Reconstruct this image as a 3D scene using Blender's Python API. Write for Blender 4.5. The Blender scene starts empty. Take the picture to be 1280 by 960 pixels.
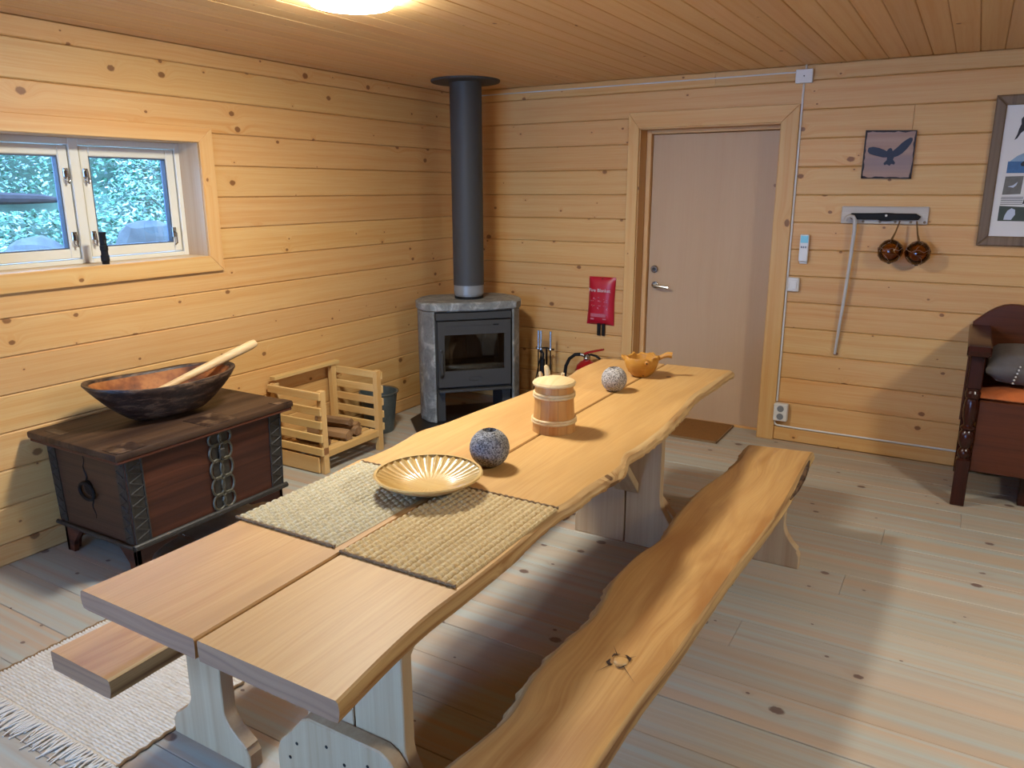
import bpy, bmesh, math, random
from math import pi, sin, cos, radians, hypot, exp
from mathutils import Vector, Matrix, noise
random.seed(7)
SC = bpy.context.scene
COL = SC.collection

# ------------------------------------------------------------------ camera
cam_d = bpy.data.cameras.new('camera'); cam = bpy.data.objects.new('camera', cam_d); COL.objects.link(cam)
F_PX, YAW, PITCH, ROLL = 959.145, 0.533273, 0.248686, -0.002941
cam_d.sensor_fit = 'HORIZONTAL'; cam_d.sensor_width = 36.0; cam_d.lens = F_PX / 1280 * 36.0
cam_d.clip_start = 0.05
_f = Vector((-sin(YAW) * cos(PITCH), cos(YAW) * cos(PITCH), -sin(PITCH)))
_r = Vector((cos(YAW), sin(YAW), 0)); _u = _r.cross(_f)
_r2 = cos(ROLL) * _r + sin(ROLL) * _u; _u2 = -sin(ROLL) * _r + cos(ROLL) * _u
cam.matrix_world = Matrix(((_r2.x, _u2.x, -_f.x, 3.48985), (_r2.y, _u2.y, -_f.y, -5.01843), (_r2.z, _u2.z, -_f.z, 1.6), (0, 0, 0, 1)))
SC.camera = cam

# ------------------------------------------------------------------ light and exposure
LAMP_STRENGTH = 62.0
LAMP_COLOUR = (0.96, 0.95, 0.88)
SKY_COLOUR = (0.27, 0.50, 1.0)
SKY_STRENGTH = 4.6
world = bpy.data.worlds.new('overcast_sky'); SC.world = world; world.use_nodes = True
_wn = world.node_tree.nodes['Background']
_wn.inputs['Color'].default_value = (*SKY_COLOUR, 1); _wn.inputs['Strength'].default_value = SKY_STRENGTH
SC.view_settings.view_transform = 'Standard'; SC.view_settings.look = 'None'
SC.view_settings.exposure = 2.05; SC.view_settings.gamma = 1.0; SC.view_settings.use_curve_mapping = False
SC.cycles.max_bounces = 10; SC.cycles.diffuse_bounces = 6; SC.cycles.transparent_max_bounces = 12
SC.cycles.sample_clamp_indirect = 6.0
SC.cycles.use_denoising = True

# ------------------------------------------------------------------ colour and node helpers
def s2l(c):
    c /= 255.0
    return c / 12.92 if c <= 0.04045 else ((c + 0.055) / 1.055) ** 2.4
ALBEDO = 0.70          # the eye-matched tones scaled to plausible reflectances
def RGB(r, g, b): return (s2l(r) * ALBEDO, s2l(g) * ALBEDO, s2l(b) * ALBEDO, 1.0)

class N:
    def __init__(s, name):
        s.m = bpy.data.materials.new(name); s.m.use_nodes = True
        s.t = s.m.node_tree; s.b = s.t.nodes['Principled BSDF']; s.o = s.t.nodes['Material Output']
    def n(s, kind, **kw):
        x = s.t.nodes.new(kind)
        for k, v in kw.items(): setattr(x, k, v)
        return x
    def put(s, sock, v):
        if hasattr(v, 'is_output') or isinstance(v, bpy.types.NodeSocket): s.t.links.new(v, sock)
        elif isinstance(v, (tuple, list)): sock.default_value = v
        else: sock.default_value = v
    def M(s, op, a, b=0.0, c=0.0, clamp=False):
        x = s.n('ShaderNodeMath', operation=op, use_clamp=clamp)
        s.put(x.inputs[0], a); s.put(x.inputs[1], b); s.put(x.inputs[2], c); return x.outputs[0]
    def xyz(s, a, b, c):
        x = s.n('ShaderNodeCombineXYZ'); s.put(x.inputs[0], a); s.put(x.inputs[1], b); s.put(x.inputs[2], c); return x.outputs[0]
    def noise(s, vec, scale=1.0, detail=2.0, rough=0.5, dist=0.0, out='Fac'):
        x = s.n('ShaderNodeTexNoise'); s.put(x.inputs['Vector'], vec); x.inputs['Scale'].default_value = scale
        x.inputs['Detail'].default_value = detail; x.inputs['Roughness'].default_value = rough; x.inputs['Distortion'].default_value = dist
        return x.outputs[out]
    def ramp(s, fac, stops, interp='LINEAR'):
        x = s.n('ShaderNodeValToRGB'); x.color_ramp.interpolation = interp
        e = x.color_ramp.elements
        while len(e) < len(stops): e.new(0.5)
        for q, (p, c) in zip(e, stops):
            q.position = p; q.color = c if isinstance(c, (tuple, list)) else (c, c, c, 1)
        s.put(x.inputs[0], fac); return x.outputs[0]
    def mix(s, fac, a, b, kind='MIX'):
        x = s.n('ShaderNodeMix', data_type='RGBA', blend_type=kind)
        s.put(x.inputs[0], fac); s.put(x.inputs[6], a); s.put(x.inputs[7], b); return x.outputs[2]
    def bump(s, h, strength=0.3, dist=0.004):
        x = s.n('ShaderNodeBump'); x.inputs['Strength'].default_value = strength; x.inputs['Distance'].default_value = dist
        s.put(x.inputs['Height'], h); s.put(s.b.inputs['Normal'], x.outputs[0])
    def coords(s):
        tc = s.n('ShaderNodeTexCoord'); sp = s.n('ShaderNodeSeparateXYZ'); s.t.links.new(tc.outputs['Object'], sp.inputs[0])
        return tc.outputs['Object'], sp.outputs
    def rand(s): return s.n('ShaderNodeObjectInfo').outputs['Random']
    def fin(s, col=None, rough=0.5, spec=None, metal=None):
        if col is not None: s.put(s.b.inputs['Base Color'], col)
        s.put(s.b.inputs['Roughness'], rough)
        if spec is not None: s.b.inputs['Specular IOR Level'].default_value = spec
        if metal is not None: s.b.inputs['Metallic'].default_value = metal
        return s.m

def wood(name, long, across, light, dark, knot=None, rings=28.0, knot_amt=0.35, knot_u=2.2, knot_v=7.0, knot_r=0.16,
         var=0.12, rough=0.5, fine=0.25, bump=0.15, stain=None, spec=0.35, contrast=1.0, wander=0.03, swirl=None, stain2=None):
    k = N(name); _, ax = k.coords(); i = {'X': 0, 'Y': 1, 'Z': 2}
    third = ({'X', 'Y', 'Z'} - {long, across}).pop()
    rnd = k.rand()
    u = k.M('ADD', ax[i[long]], k.M('MULTIPLY', rnd, 41.3))
    v = k.M('ADD', ax[i[across]], k.M('MULTIPLY', rnd, 17.7))
    w = ax[i[third]]
    warp = k.noise(k.xyz(k.M('MULTIPLY', u, 1.3), k.M('MULTIPLY', v, 5.0), w), 1.0, 2.0)
    v2 = k.M('ADD', v, k.M('MULTIPLY', k.M('SUBTRACT', warp, 0.5), wander))
    km = None
    if knot is not None:
        vo = k.n('ShaderNodeTexVoronoi', voronoi_dimensions='2D', feature='F1')
        k.put(vo.inputs['Vector'], k.xyz(k.M('MULTIPLY', u, knot_u), k.M('MULTIPLY', v, knot_v), 0.0))
        vo.inputs['Scale'].default_value = 1.0
        spc = k.n('ShaderNodeSeparateColor'); k.t.links.new(vo.outputs['Color'], spc.inputs[0])
        on = k.M('LESS_THAN', spc.outputs[0], knot_amt)
        # the knot is round in metres: undo the anisotropic cell scale by measuring from the cell point
        sub = k.n('ShaderNodeVectorMath', operation='SUBTRACT')
        k.put(sub.inputs[0], k.xyz(k.M('MULTIPLY', u, knot_u), k.M('MULTIPLY', v, knot_v), 0.0)); k.t.links.new(vo.outputs['Position'], sub.inputs[1])
        dv = k.n('ShaderNodeSeparateXYZ'); k.t.links.new(sub.outputs[0], dv.inputs[0])
        du = k.M('DIVIDE', dv.outputs[0], knot_u * 1.35); dw = k.M('DIVIDE', dv.outputs[1], knot_v)
        dist = k.M('SQRT', k.M('ADD', k.M('MULTIPLY', du, du), k.M('MULTIPLY', dw, dw)))
        rad = k.M('MULTIPLY_ADD', k.M('POWER', spc.outputs[1], 2.2), knot_r * 0.085, knot_r * 0.022)
        rel = k.M('DIVIDE', dist, rad)
        rel = k.M('ADD', rel, k.M('MULTIPLY', k.M('SUBTRACT', k.noise(k.xyz(u, v, w), 90.0, 1.0), 0.5), 0.5))
        km = k.M('MULTIPLY', on, k.M('MULTIPLY', k.M('SUBTRACT', 1.35, rel), 2.6, clamp=True), clamp=True)
        halo = k.M('MULTIPLY', on, k.M('POWER', 2.718, k.M('MULTIPLY', k.M('MULTIPLY', rel, rel), -0.10)))
        v2 = k.M('ADD', v2, k.M('MULTIPLY', halo, 0.05))
    ring = k.noise(k.xyz(k.M('MULTIPLY', u, 0.35), k.M('MULTIPLY', v2, rings), k.M('MULTIPLY', w, rings * 0.3)), 1.0, 3.0, 0.55)
    g = k.ramp(k.noise(k.xyz(k.M('MULTIPLY', u, 3.0), k.M('MULTIPLY', v2, 130.0), k.M('MULTIPLY', w, 90.0)), 1.0, 3.0, 0.65), [(0.34, 0.0), (0.66, 1.0)])
    r = k.ramp(ring, [(0.5 - 0.2 / contrast, 0.0), (0.5, 0.35), (0.5 + 0.2 / contrast, 1.0)])
    rg = k.M('ADD', k.M('MULTIPLY', r, 1 - fine), k.M('MULTIPLY', g, fine), clamp=True)
    col = k.mix(rg, light, dark)
    if swirl is not None:
        sw = k.noise(k.xyz(k.M('MULTIPLY', u, 1.1), k.M('MULTIPLY', v, 6.0), w), 1.0, 3.0, 0.6, 0.6)
        col = k.mix(k.ramp(sw, [(0.48, 0.0), (0.68, 0.85)]), col, swirl)
    if stain is not None:
        st = k.noise(k.xyz(k.M('MULTIPLY', u, 0.5), k.M('MULTIPLY', v, 9.0), w), 1.0, 2.0)
        col = k.mix(k.ramp(st, [(0.42, 0.0), (0.62, 0.8)]), col, stain)
    if stain2 is not None:
        s2 = k.noise(k.xyz(k.M('MULTIPLY', u, 0.35), k.M('MULTIPLY', v, 24.0), k.M('ADD', w, 5.0)), 1.0, 2.0)
        col = k.mix(k.ramp(s2, [(0.48, 0.0), (0.64, 0.8)]), col, stain2)
    if km is not None:
        col = k.mix(k.M('MULTIPLY', halo, 0.30), col, dark)
        col = k.mix(k.M('MULTIPLY', km, 0.85), col, knot)
    hv = k.n('ShaderNodeHueSaturation'); k.put(hv.inputs['Color'], col)
    k.put(hv.inputs['Value'], k.M('MULTIPLY_ADD', rnd, var, 1 - var / 2))
    k.put(hv.inputs['Hue'], k.M('MULTIPLY_ADD', k.M('FRACT', k.M('MULTIPLY', rnd, 7.31)), 0.007, 0.4965))
    k.bump(rg, bump, 0.002)
    return k.fin(hv.outputs[0], rough, spec)

def plain(name, col, rough=0.5, metal=0.0, spec=0.5, n_scale=0.0, n_amt=0.0, bump=0.0, bump_scale=60.0):
    k = N(name); vec, ax = k.coords(); c = col
    if n_scale:
        f = k.noise(vec, n_scale, 3.0)
        c = k.mix(k.M('MULTIPLY', k.ramp(f, [(0.35, 0.0), (0.7, 1.0)]), n_amt), col, tuple(x * 0.45 for x in col[:3]) + (1,))
    if bump: k.bump(k.noise(vec, bump_scale, 3.0), bump, 0.004)
    return k.fin(c, rough, spec, metal)

PINE_L, PINE_D, KNOT = RGB(236, 191, 126), RGB(221, 159, 87), RGB(128, 78, 40)
M = {}
M['wall_l'] = wood('pine_wall_left', 'Y', 'Z', PINE_L, PINE_D, KNOT, knot_amt=0.36, knot_u=3.6, knot_v=12.0, knot_r=0.13, rings=30, fine=0.4, contrast=1.0)
M['wall_b'] = wood('pine_wall_back', 'X', 'Z', PINE_L, PINE_D, KNOT, knot_amt=0.36, knot_u=3.6, knot_v=12.0, knot_r=0.13, rings=30, fine=0.4, contrast=1.0)
M['ceil'] = wood('pine_ceiling', 'Y', 'X', RGB(252, 210, 146), RGB(236, 178, 110), RGB(140, 84, 44), knot_amt=0.22, knot_r=0.10, var=0.10)
M['floor'] = wood('stained_floor', 'X', 'Y', RGB(192, 184, 166), RGB(172, 160, 142), RGB(100, 72, 64), rings=26, knot_amt=0.42,
                  knot_u=2.6, knot_v=9.0, knot_r=0.16, stain=RGB(198, 170, 142), stain2=RGB(180, 186, 178), var=0.10, rough=0.42, fine=0.3)
M['pine_x'] = wood('pine_board_x', 'X', 'Z', PINE_L, PINE_D, KNOT)
M['pine_y'] = wood('pine_board_y', 'Y', 'Z', PINE_L, PINE_D, KNOT)
M['pine_z'] = wood('pine_board_z', 'Z', 'X', PINE_L, PINE_D, KNOT, knot_u=4.0)
M['pine_zy'] = wood('pine_board_zy', 'Z', 'Y', PINE_L, PINE_D, KNOT, knot_u=4.0)
M['unseen_wall'] = wood('bounce_cutting_brown', 'X', 'Z', RGB(128, 88, 56), RGB(104, 68, 42), None)  # unseen walls coloured darker than the pine to cut bounce light
M['ply'] = wood('plywood_door', 'Z', 'X', RGB(214, 180, 142), RGB(204, 163, 124), RGB(150, 110, 86), rings=10, knot_amt=0.10, knot_r=0.14,
                var=0.0, rough=0.55, fine=0.2, contrast=0.4, wander=0.1)
OAK_L, OAK_D = RGB(232, 186, 118), RGB(208, 154, 86)
M['table'] = wood('oak_table', 'Y', 'X', OAK_L, OAK_D, RGB(104, 66, 34), rings=26, knot_amt=0.14, knot_u=1.8, knot_v=5.0, knot_r=0.22, contrast=0.6,
                  var=0.0, rough=0.46, fine=0.45, swirl=RGB(204, 156, 92), wander=0.09, spec=0.3)
M['edge'] = wood('live_edge_bark', 'Y', 'Z', RGB(226, 190, 132), RGB(166, 118, 66), RGB(96, 60, 32), rings=46, knot_amt=0.35, knot_u=5, knot_v=14,
                 knot_r=0.3, var=0.0, rough=0.6, bump=0.6, contrast=1.6, wander=0.05)
M['endgrain'] = wood('oak_end_grain', 'X', 'Z', RGB(168, 124, 88), RGB(128, 88, 62), RGB(90, 58, 40), rings=90, knot_amt=0.1, var=0.0, rough=0.6, wander=0.12)
M['bench'] = wood('oak_bench', 'Y', 'X', RGB(220, 172, 108), RGB(188, 134, 76), RGB(84, 50, 26), rings=36, knot_amt=0.05, knot_u=1.2, knot_v=3.0, knot_r=0.2,
                  var=0.0, rough=0.42, fine=0.4, swirl=RGB(170, 114, 62), wander=0.2, contrast=1.1)
M['bark'] = wood('bench_bark', 'Y', 'Z', RGB(222, 184, 124), RGB(120, 76, 42), RGB(80, 48, 28), rings=30, knot_amt=0.2, var=0.0, rough=0.65, bump=0.6, contrast=1.8)
M['trestle'] = wood('trestle_oak', 'Z', 'X', RGB(214, 186, 146), RGB(186, 150, 108), RGB(120, 86, 56), rings=20, knot_amt=0.2, var=0.08, rough=0.55)
M['dark'] = wood('dark_chest_wood', 'Y', 'Z', RGB(118, 66, 42), RGB(54, 30, 22), RGB(30, 18, 12), rings=26, knot_amt=0.2, var=0.0, rough=0.5, bump=0.5, stain=RGB(58, 32, 24), contrast=1.3, spec=0.25)
M['dark_x'] = wood('dark_chest_wood_end', 'X', 'Z', RGB(86, 58, 40), RGB(56, 36, 26), RGB(30, 18, 12), rings=26, knot_amt=0.2, var=0.1, rough=0.45, bump=0.4)
M['dark_lid'] = wood('dark_chest_lid', 'Y', 'X', RGB(92, 66, 46), RGB(50, 33, 25), RGB(30, 20, 15), rings=30, knot_amt=0.3, var=0.1, rough=0.5, bump=0.5, stain=RGB(52, 34, 26), contrast=1.3, spec=0.25)
M['mahogany'] = wood('settee_wood', 'X', 'Z', RGB(104, 54, 27), RGB(72, 36, 18), None, rings=22, var=0.12, rough=0.35, fine=0.4, spec=0.3)
M['mahogany_d'] = wood('settee_leg_wood', 'Z', 'X', RGB(70, 30, 20), RGB(42, 18, 12), None, rings=22, var=0.1, rough=0.22, fine=0.4)
M['crate'] = wood('crate_pine', 'X', 'Z', RGB(240, 204, 140), RGB(222, 172, 100), RGB(140, 86, 46), knot_amt=0.2, var=0.12)
M['crate_y'] = wood('crate_pine_y', 'Y', 'Z', RGB(240, 204, 140), RGB(222, 172, 100), RGB(140, 86, 46), knot_amt=0.2, var=0.12)
M['crate_z'] = wood('crate_pine_z', 'Z', 'X', RGB(240, 204, 140), RGB(222, 172, 100), RGB(140, 86, 46), knot_amt=0.2, var=0.12)
M['log'] = wood('split_log', 'X', 'Y', RGB(176, 138, 96), RGB(112, 80, 54), RGB(80, 52, 34), rings=60, knot_amt=0.2, var=0.35, rough=0.8, bump=0.6)
M['stave'] = wood('tankard_stave', 'Z', 'X', RGB(232, 172, 98), RGB(196, 128, 62), None, rings=40, var=0.16, rough=0.4)
M['pale'] = wood('pale_birch', 'Y', 'X', RGB(244, 216, 162), RGB(226, 186, 124), None, rings=40, var=0.06, rough=0.45)
M['stick'] = wood('pale_stick', 'Y', 'Z', RGB(232, 198, 148), RGB(210, 168, 116), None, rings=40, var=0.06, rough=0.5)
M['white_wood'] = wood('weathered_white_board', 'X', 'Z', RGB(226, 218, 206), RGB(196, 186, 172), RGB(150, 140, 128), rings=26, knot_amt=0.2, var=0.05, rough=0.7)
M['frame'] = wood('grey_brown_frame', 'Z', 'X', RGB(142, 118, 92), RGB(104, 84, 64), None, rings=40, var=0.1, rough=0.55)
M['plaque'] = wood('plaque_wood', 'X', 'Z', RGB(196, 164, 146), RGB(168, 134, 118), None, rings=26, var=0.0, rough=0.6, stain=RGB(150, 130, 130))
M['plate'] = wood('plate_wood', 'X', 'Y', RGB(236, 198, 128), RGB(212, 162, 88), None, rings=30, var=0.0, rough=0.3, spec=0.5)
M['burl'] = wood('burl_wood', 'X', 'Z', RGB(220, 158, 70), RGB(176, 108, 34), RGB(70, 40, 18), rings=16, knot_amt=0.25, knot_u=12, knot_v=12, knot_r=0.12, var=0.0, rough=0.3, wander=0.2)

def stone(name, a, b, scale, rough, bump):
    k = N(name); vec, ax = k.coords()
    v = k.n('ShaderNodeTexVoronoi', feature='F1'); k.put(v.inputs['Vector'], vec); v.inputs['Scale'].default_value = scale
    sp = k.n('ShaderNodeSeparateColor'); k.t.links.new(v.outputs['Color'], sp.inputs[0])
    f = k.noise(vec, scale * 0.6, 3.0)
    c = k.mix(k.ramp(sp.outputs[0], [(0.15, 0.0), (0.8, 1.0)]), a, b)
    c = k.mix(k.ramp(f, [(0.6, 0.0), (0.68, 0.8)]), c, tuple(x * 0.3 for x in a[:3]) + (1,))
    k.bump(f, bump, 0.004); return k.fin(c, rough, 0.3)
M['granite'] = stone('granite', RGB(96, 94, 92), RGB(176, 172, 166), 260, 0.8, 0.8)
M['granite2'] = stone('granite_pale', RGB(120, 112, 106), RGB(214, 206, 196), 300, 0.8, 0.5)
def soapstone():
    k = N('soapstone'); vec, ax = k.coords()
    f = k.noise(vec, 9.0, 5.0, 0.65, 1.2); f2 = k.noise(vec, 60.0, 3.0)
    c = k.ramp(f, [(0.3, RGB(104, 106, 104)), (0.5, RGB(136, 138, 134)), (0.62, RGB(174, 176, 170)), (0.75, RGB(120, 122, 120))])
    c = k.mix(k.ramp(f2, [(0.5, 0.0), (0.7, 0.35)]), c, RGB(90, 92, 90)); k.bump(f, 0.5, 0.01)
    return k.fin(c, 0.45, 0.4)
M['soapstone'] = soapstone()
def straw(name, a, b, sc=(90, 300)):
    k = N(name); vec, ax = k.coords()
    f = k.noise(k.xyz(k.M('MULTIPLY', ax[0], sc[0]), k.M('MULTIPLY', ax[1], sc[1]), 0.0), 1.0, 2.0)
    f2 = k.noise(vec, 60.0, 2.0)
    c = k.mix(k.ramp(f, [(0.3, 0.0), (0.7, 1.0)]), a, b)
    c = k.mix(k.ramp(f2, [(0.5, 0.0), (0.75, 0.3)]), c, tuple(x * 0.6 for x in b[:3]) + (1,))
    k.bump(f, 0.3, 0.002); return k.fin(c, 0.85, 0.2)
M['jute'] = straw('jute_weave', RGB(240, 216, 164), RGB(204, 170, 116))
M['jute2'] = straw('pale_jute_weave', RGB(234, 222, 188), RGB(190, 174, 136))
M['hem'] = plain('dark_jute_hem', RGB(146, 114, 76), 0.9)
M['coir'] = straw('coir_mat', RGB(172, 122, 66), RGB(122, 80, 40), (300, 300))
M['rag'] = straw('rag_weave', RGB(246, 238, 222), RGB(222, 206, 180), (12, 180))
M['fringe'] = plain('cotton_fringe', RGB(232, 220, 200), 0.9)
M['steel_dark'] = plain('charcoal_steel', RGB(66, 66, 65), 0.6, 0.0, 0.25)
M['steel_door'] = plain('stove_door_iron', RGB(68, 67, 65), 0.6, 0.0, 0.25)
M['pipe'] = plain('grey_painted_pipe', RGB(70, 70, 69), 0.55, 0.0, 0.3)
M['pipe_collar'] = plain('pale_pipe_collar', RGB(150, 152, 150), 0.4, 0.2)
M['black'] = plain('black_rubber', RGB(24, 24, 24), 0.6, spec=0.2)
M['black_matt'] = plain('black_firebox', RGB(16, 15, 15), 0.85)
M['firebrick'] = plain('firebrick', RGB(96, 84, 74), 0.9, n_scale=20, n_amt=0.5)
M['ash'] = plain('pale_ash_bar', RGB(170, 162, 140), 0.9, n_scale=60, n_amt=0.5)
M['chrome'] = plain('brushed_chrome', RGB(200, 200, 198), 0.22, 1.0)
M['iron'] = plain('wrought_iron', RGB(66, 62, 56), 0.5, 0.35, n_scale=60, n_amt=0.6, bump=0.4)
M['iron_pale'] = plain('worn_iron', RGB(98, 92, 74), 0.5, 0.35, n_scale=80, n_amt=0.5, bump=0.4)
M['red'] = plain('red_enamel', RGB(176, 20, 26), 0.3)
M['red_bag'] = plain('red_vinyl', RGB(196, 20, 48), 0.38)
M['white'] = plain('white_plastic', RGB(236, 234, 228), 0.4)
M['white_print'] = plain('white_print', RGB(240, 226, 226), 0.6)
M['pink_print'] = plain('pale_pink_print', RGB(226, 130, 146), 0.6)
M['win_white'] = plain('white_window_paint', RGB(238, 232, 214), 0.45)
M['win_grey'] = plain('grey_window_gasket', RGB(70, 84, 104), 0.5)
M['gold_cord'] = plain('hemp_string', RGB(120, 84, 36), 0.9)
M['net'] = plain('net_twine', RGB(150, 112, 84), 0.9)
M['cane'] = plain('grey_cane', RGB(206, 202, 196), 0.5)
M['grey_cloth'] = plain('grey_linen', RGB(118, 110, 104), 0.95, n_scale=30, n_amt=0.3, bump=0.3, bump_scale=300)
M['orange_cloth'] = plain('orange_cloth', RGB(222, 116, 52), 0.9, n_scale=16, n_amt=0.5, bump=1.0, bump_scale=22)
M['zinc'] = plain('zinc_bucket', RGB(112, 124, 126), 0.4, 0.5, n_scale=40, n_amt=0.3)
M['teal_screen'] = plain('teal_screen', RGB(120, 200, 206), 0.3)
M['grey_btn'] = plain('grey_buttons', RGB(130, 134, 140), 0.5)
M['navy'] = plain('navy_paint', RGB(34, 44, 66), 0.6)
M['char'] = plain('burnt_edge', RGB(44, 38, 44), 0.7)
M['paper'] = plain('poster_paper', RGB(240, 236, 228), 0.6)
M['print_dark'] = plain('print_dark', RGB(36, 32, 32), 0.6)
M['print_sky'] = plain('print_sky', RGB(150, 180, 206), 0.6, n_scale=30, n_amt=0.2)
M['print_sea'] = plain('print_sea', RGB(70, 118, 166), 0.6, n_scale=40, n_amt=0.4)
M['print_grey'] = plain('print_grey', RGB(124, 120, 110), 0.6, n_scale=40, n_amt=0.4)
M['print_green'] = plain('print_green', RGB(66, 76, 62), 0.6, n_scale=40, n_amt=0.4)
M['print_pale'] = plain('print_pale', RGB(206, 214, 226), 0.6)
M['concrete'] = plain('dark_slab', RGB(34, 33, 33), 0.35)
M['rock'] = plain('hill_rock', RGB(92, 96, 92), 0.9, n_scale=9, n_amt=0.8, bump=1.0, bump_scale=14)
M['soil'] = plain('hill_moss', RGB(74, 100, 74), 0.95, n_scale=3, n_amt=0.6, bump=0.8, bump_scale=12)
M['bark_out'] = plain('fallen_trunk', RGB(62, 54, 50), 0.9, n_scale=20, n_amt=0.5)

def trough_mat():
    k = N('trough_outside'); vec, ax = k.coords()
    f = k.noise(k.xyz(k.M('MULTIPLY', ax[0], 1.0), ax[1], k.M('MULTIPLY', ax[2], 3.0)), 14.0, 5.0, 0.7)
    c = k.ramp(f, [(0.35, RGB(34, 24, 20)), (0.52, RGB(62, 42, 32)), (0.62, RGB(120, 92, 68)), (0.75, RGB(52, 36, 28))])
    k.bump(f, 0.8, 0.006); return k.fin(c, 0.4)
M['trough_out'] = trough_mat()
def trough_in():
    k = N('trough_inside'); vec, ax = k.coords()
    f = k.noise(vec, 7.0, 4.0, 0.6)
    c = k.ramp(f, [(0.35, RGB(82, 46, 30)), (0.5, RGB(150, 88, 46)), (0.62, RGB(188, 122, 66)), (0.75, RGB(96, 58, 38))])
    k.bump(f, 0.3, 0.004); return k.fin(c, 0.6, 0.25)
M['trough_in'] = trough_in()

def glass(name, tint, gloss=0.12, rough=0.0, fres=True):
    k = N(name); t = k.n('ShaderNodeBsdfTransparent'); t.inputs[0].default_value = tint
    g = k.n('ShaderNodeBsdfGlossy'); g.inputs['Roughness'].default_value = rough; g.inputs[0].default_value = (1, 1, 1, 1)
    mx = k.n('ShaderNodeMixShader')
    if fres:
        fr = k.n('ShaderNodeFresnel'); fr.inputs[0].default_value = 1.5; k.t.links.new(fr.outputs[0], mx.inputs[0])
    else: mx.inputs[0].default_value = gloss
    k.t.links.new(t.outputs[0], mx.inputs[1]); k.t.links.new(g.outputs[0], mx.inputs[2]); k.t.links.new(mx.outputs[0], k.o.inputs[0])
    return k.m
M['pane'] = glass('window_glass', (0.95, 0.97, 0.98, 1))
M['stove_glass'] = glass('smoked_stove_glass', (0.72, 0.70, 0.66, 1))
M['amber'] = glass('amber_float_glass', (0.60, 0.38, 0.12, 1))
def emit(name, col, st):
    k = N(name); k.b.inputs['Base Color'].default_value = (1, 1, 1, 1)
    k.b.inputs['Emission Color'].default_value = (*col, 1); k.b.inputs['Emission Strength'].default_value = st; return k.m
M['lamp'] = emit('lamp_diffuser', LAMP_COLOUR, LAMP_STRENGTH)
def leafm():
    k = N('shrub_leaf'); r = k.n('ShaderNodeNewGeometry').outputs['Random Per Island']
    c = k.ramp(r, [(0.0, RGB(66, 112, 80)), (0.3, RGB(106, 162, 120)), (0.65, RGB(152, 190, 170)), (0.88, RGB(212, 222, 214)), (1.0, RGB(70, 92, 84))])
    return k.fin(c, 0.7, 0.2)
M['leaf'] = leafm()

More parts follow.
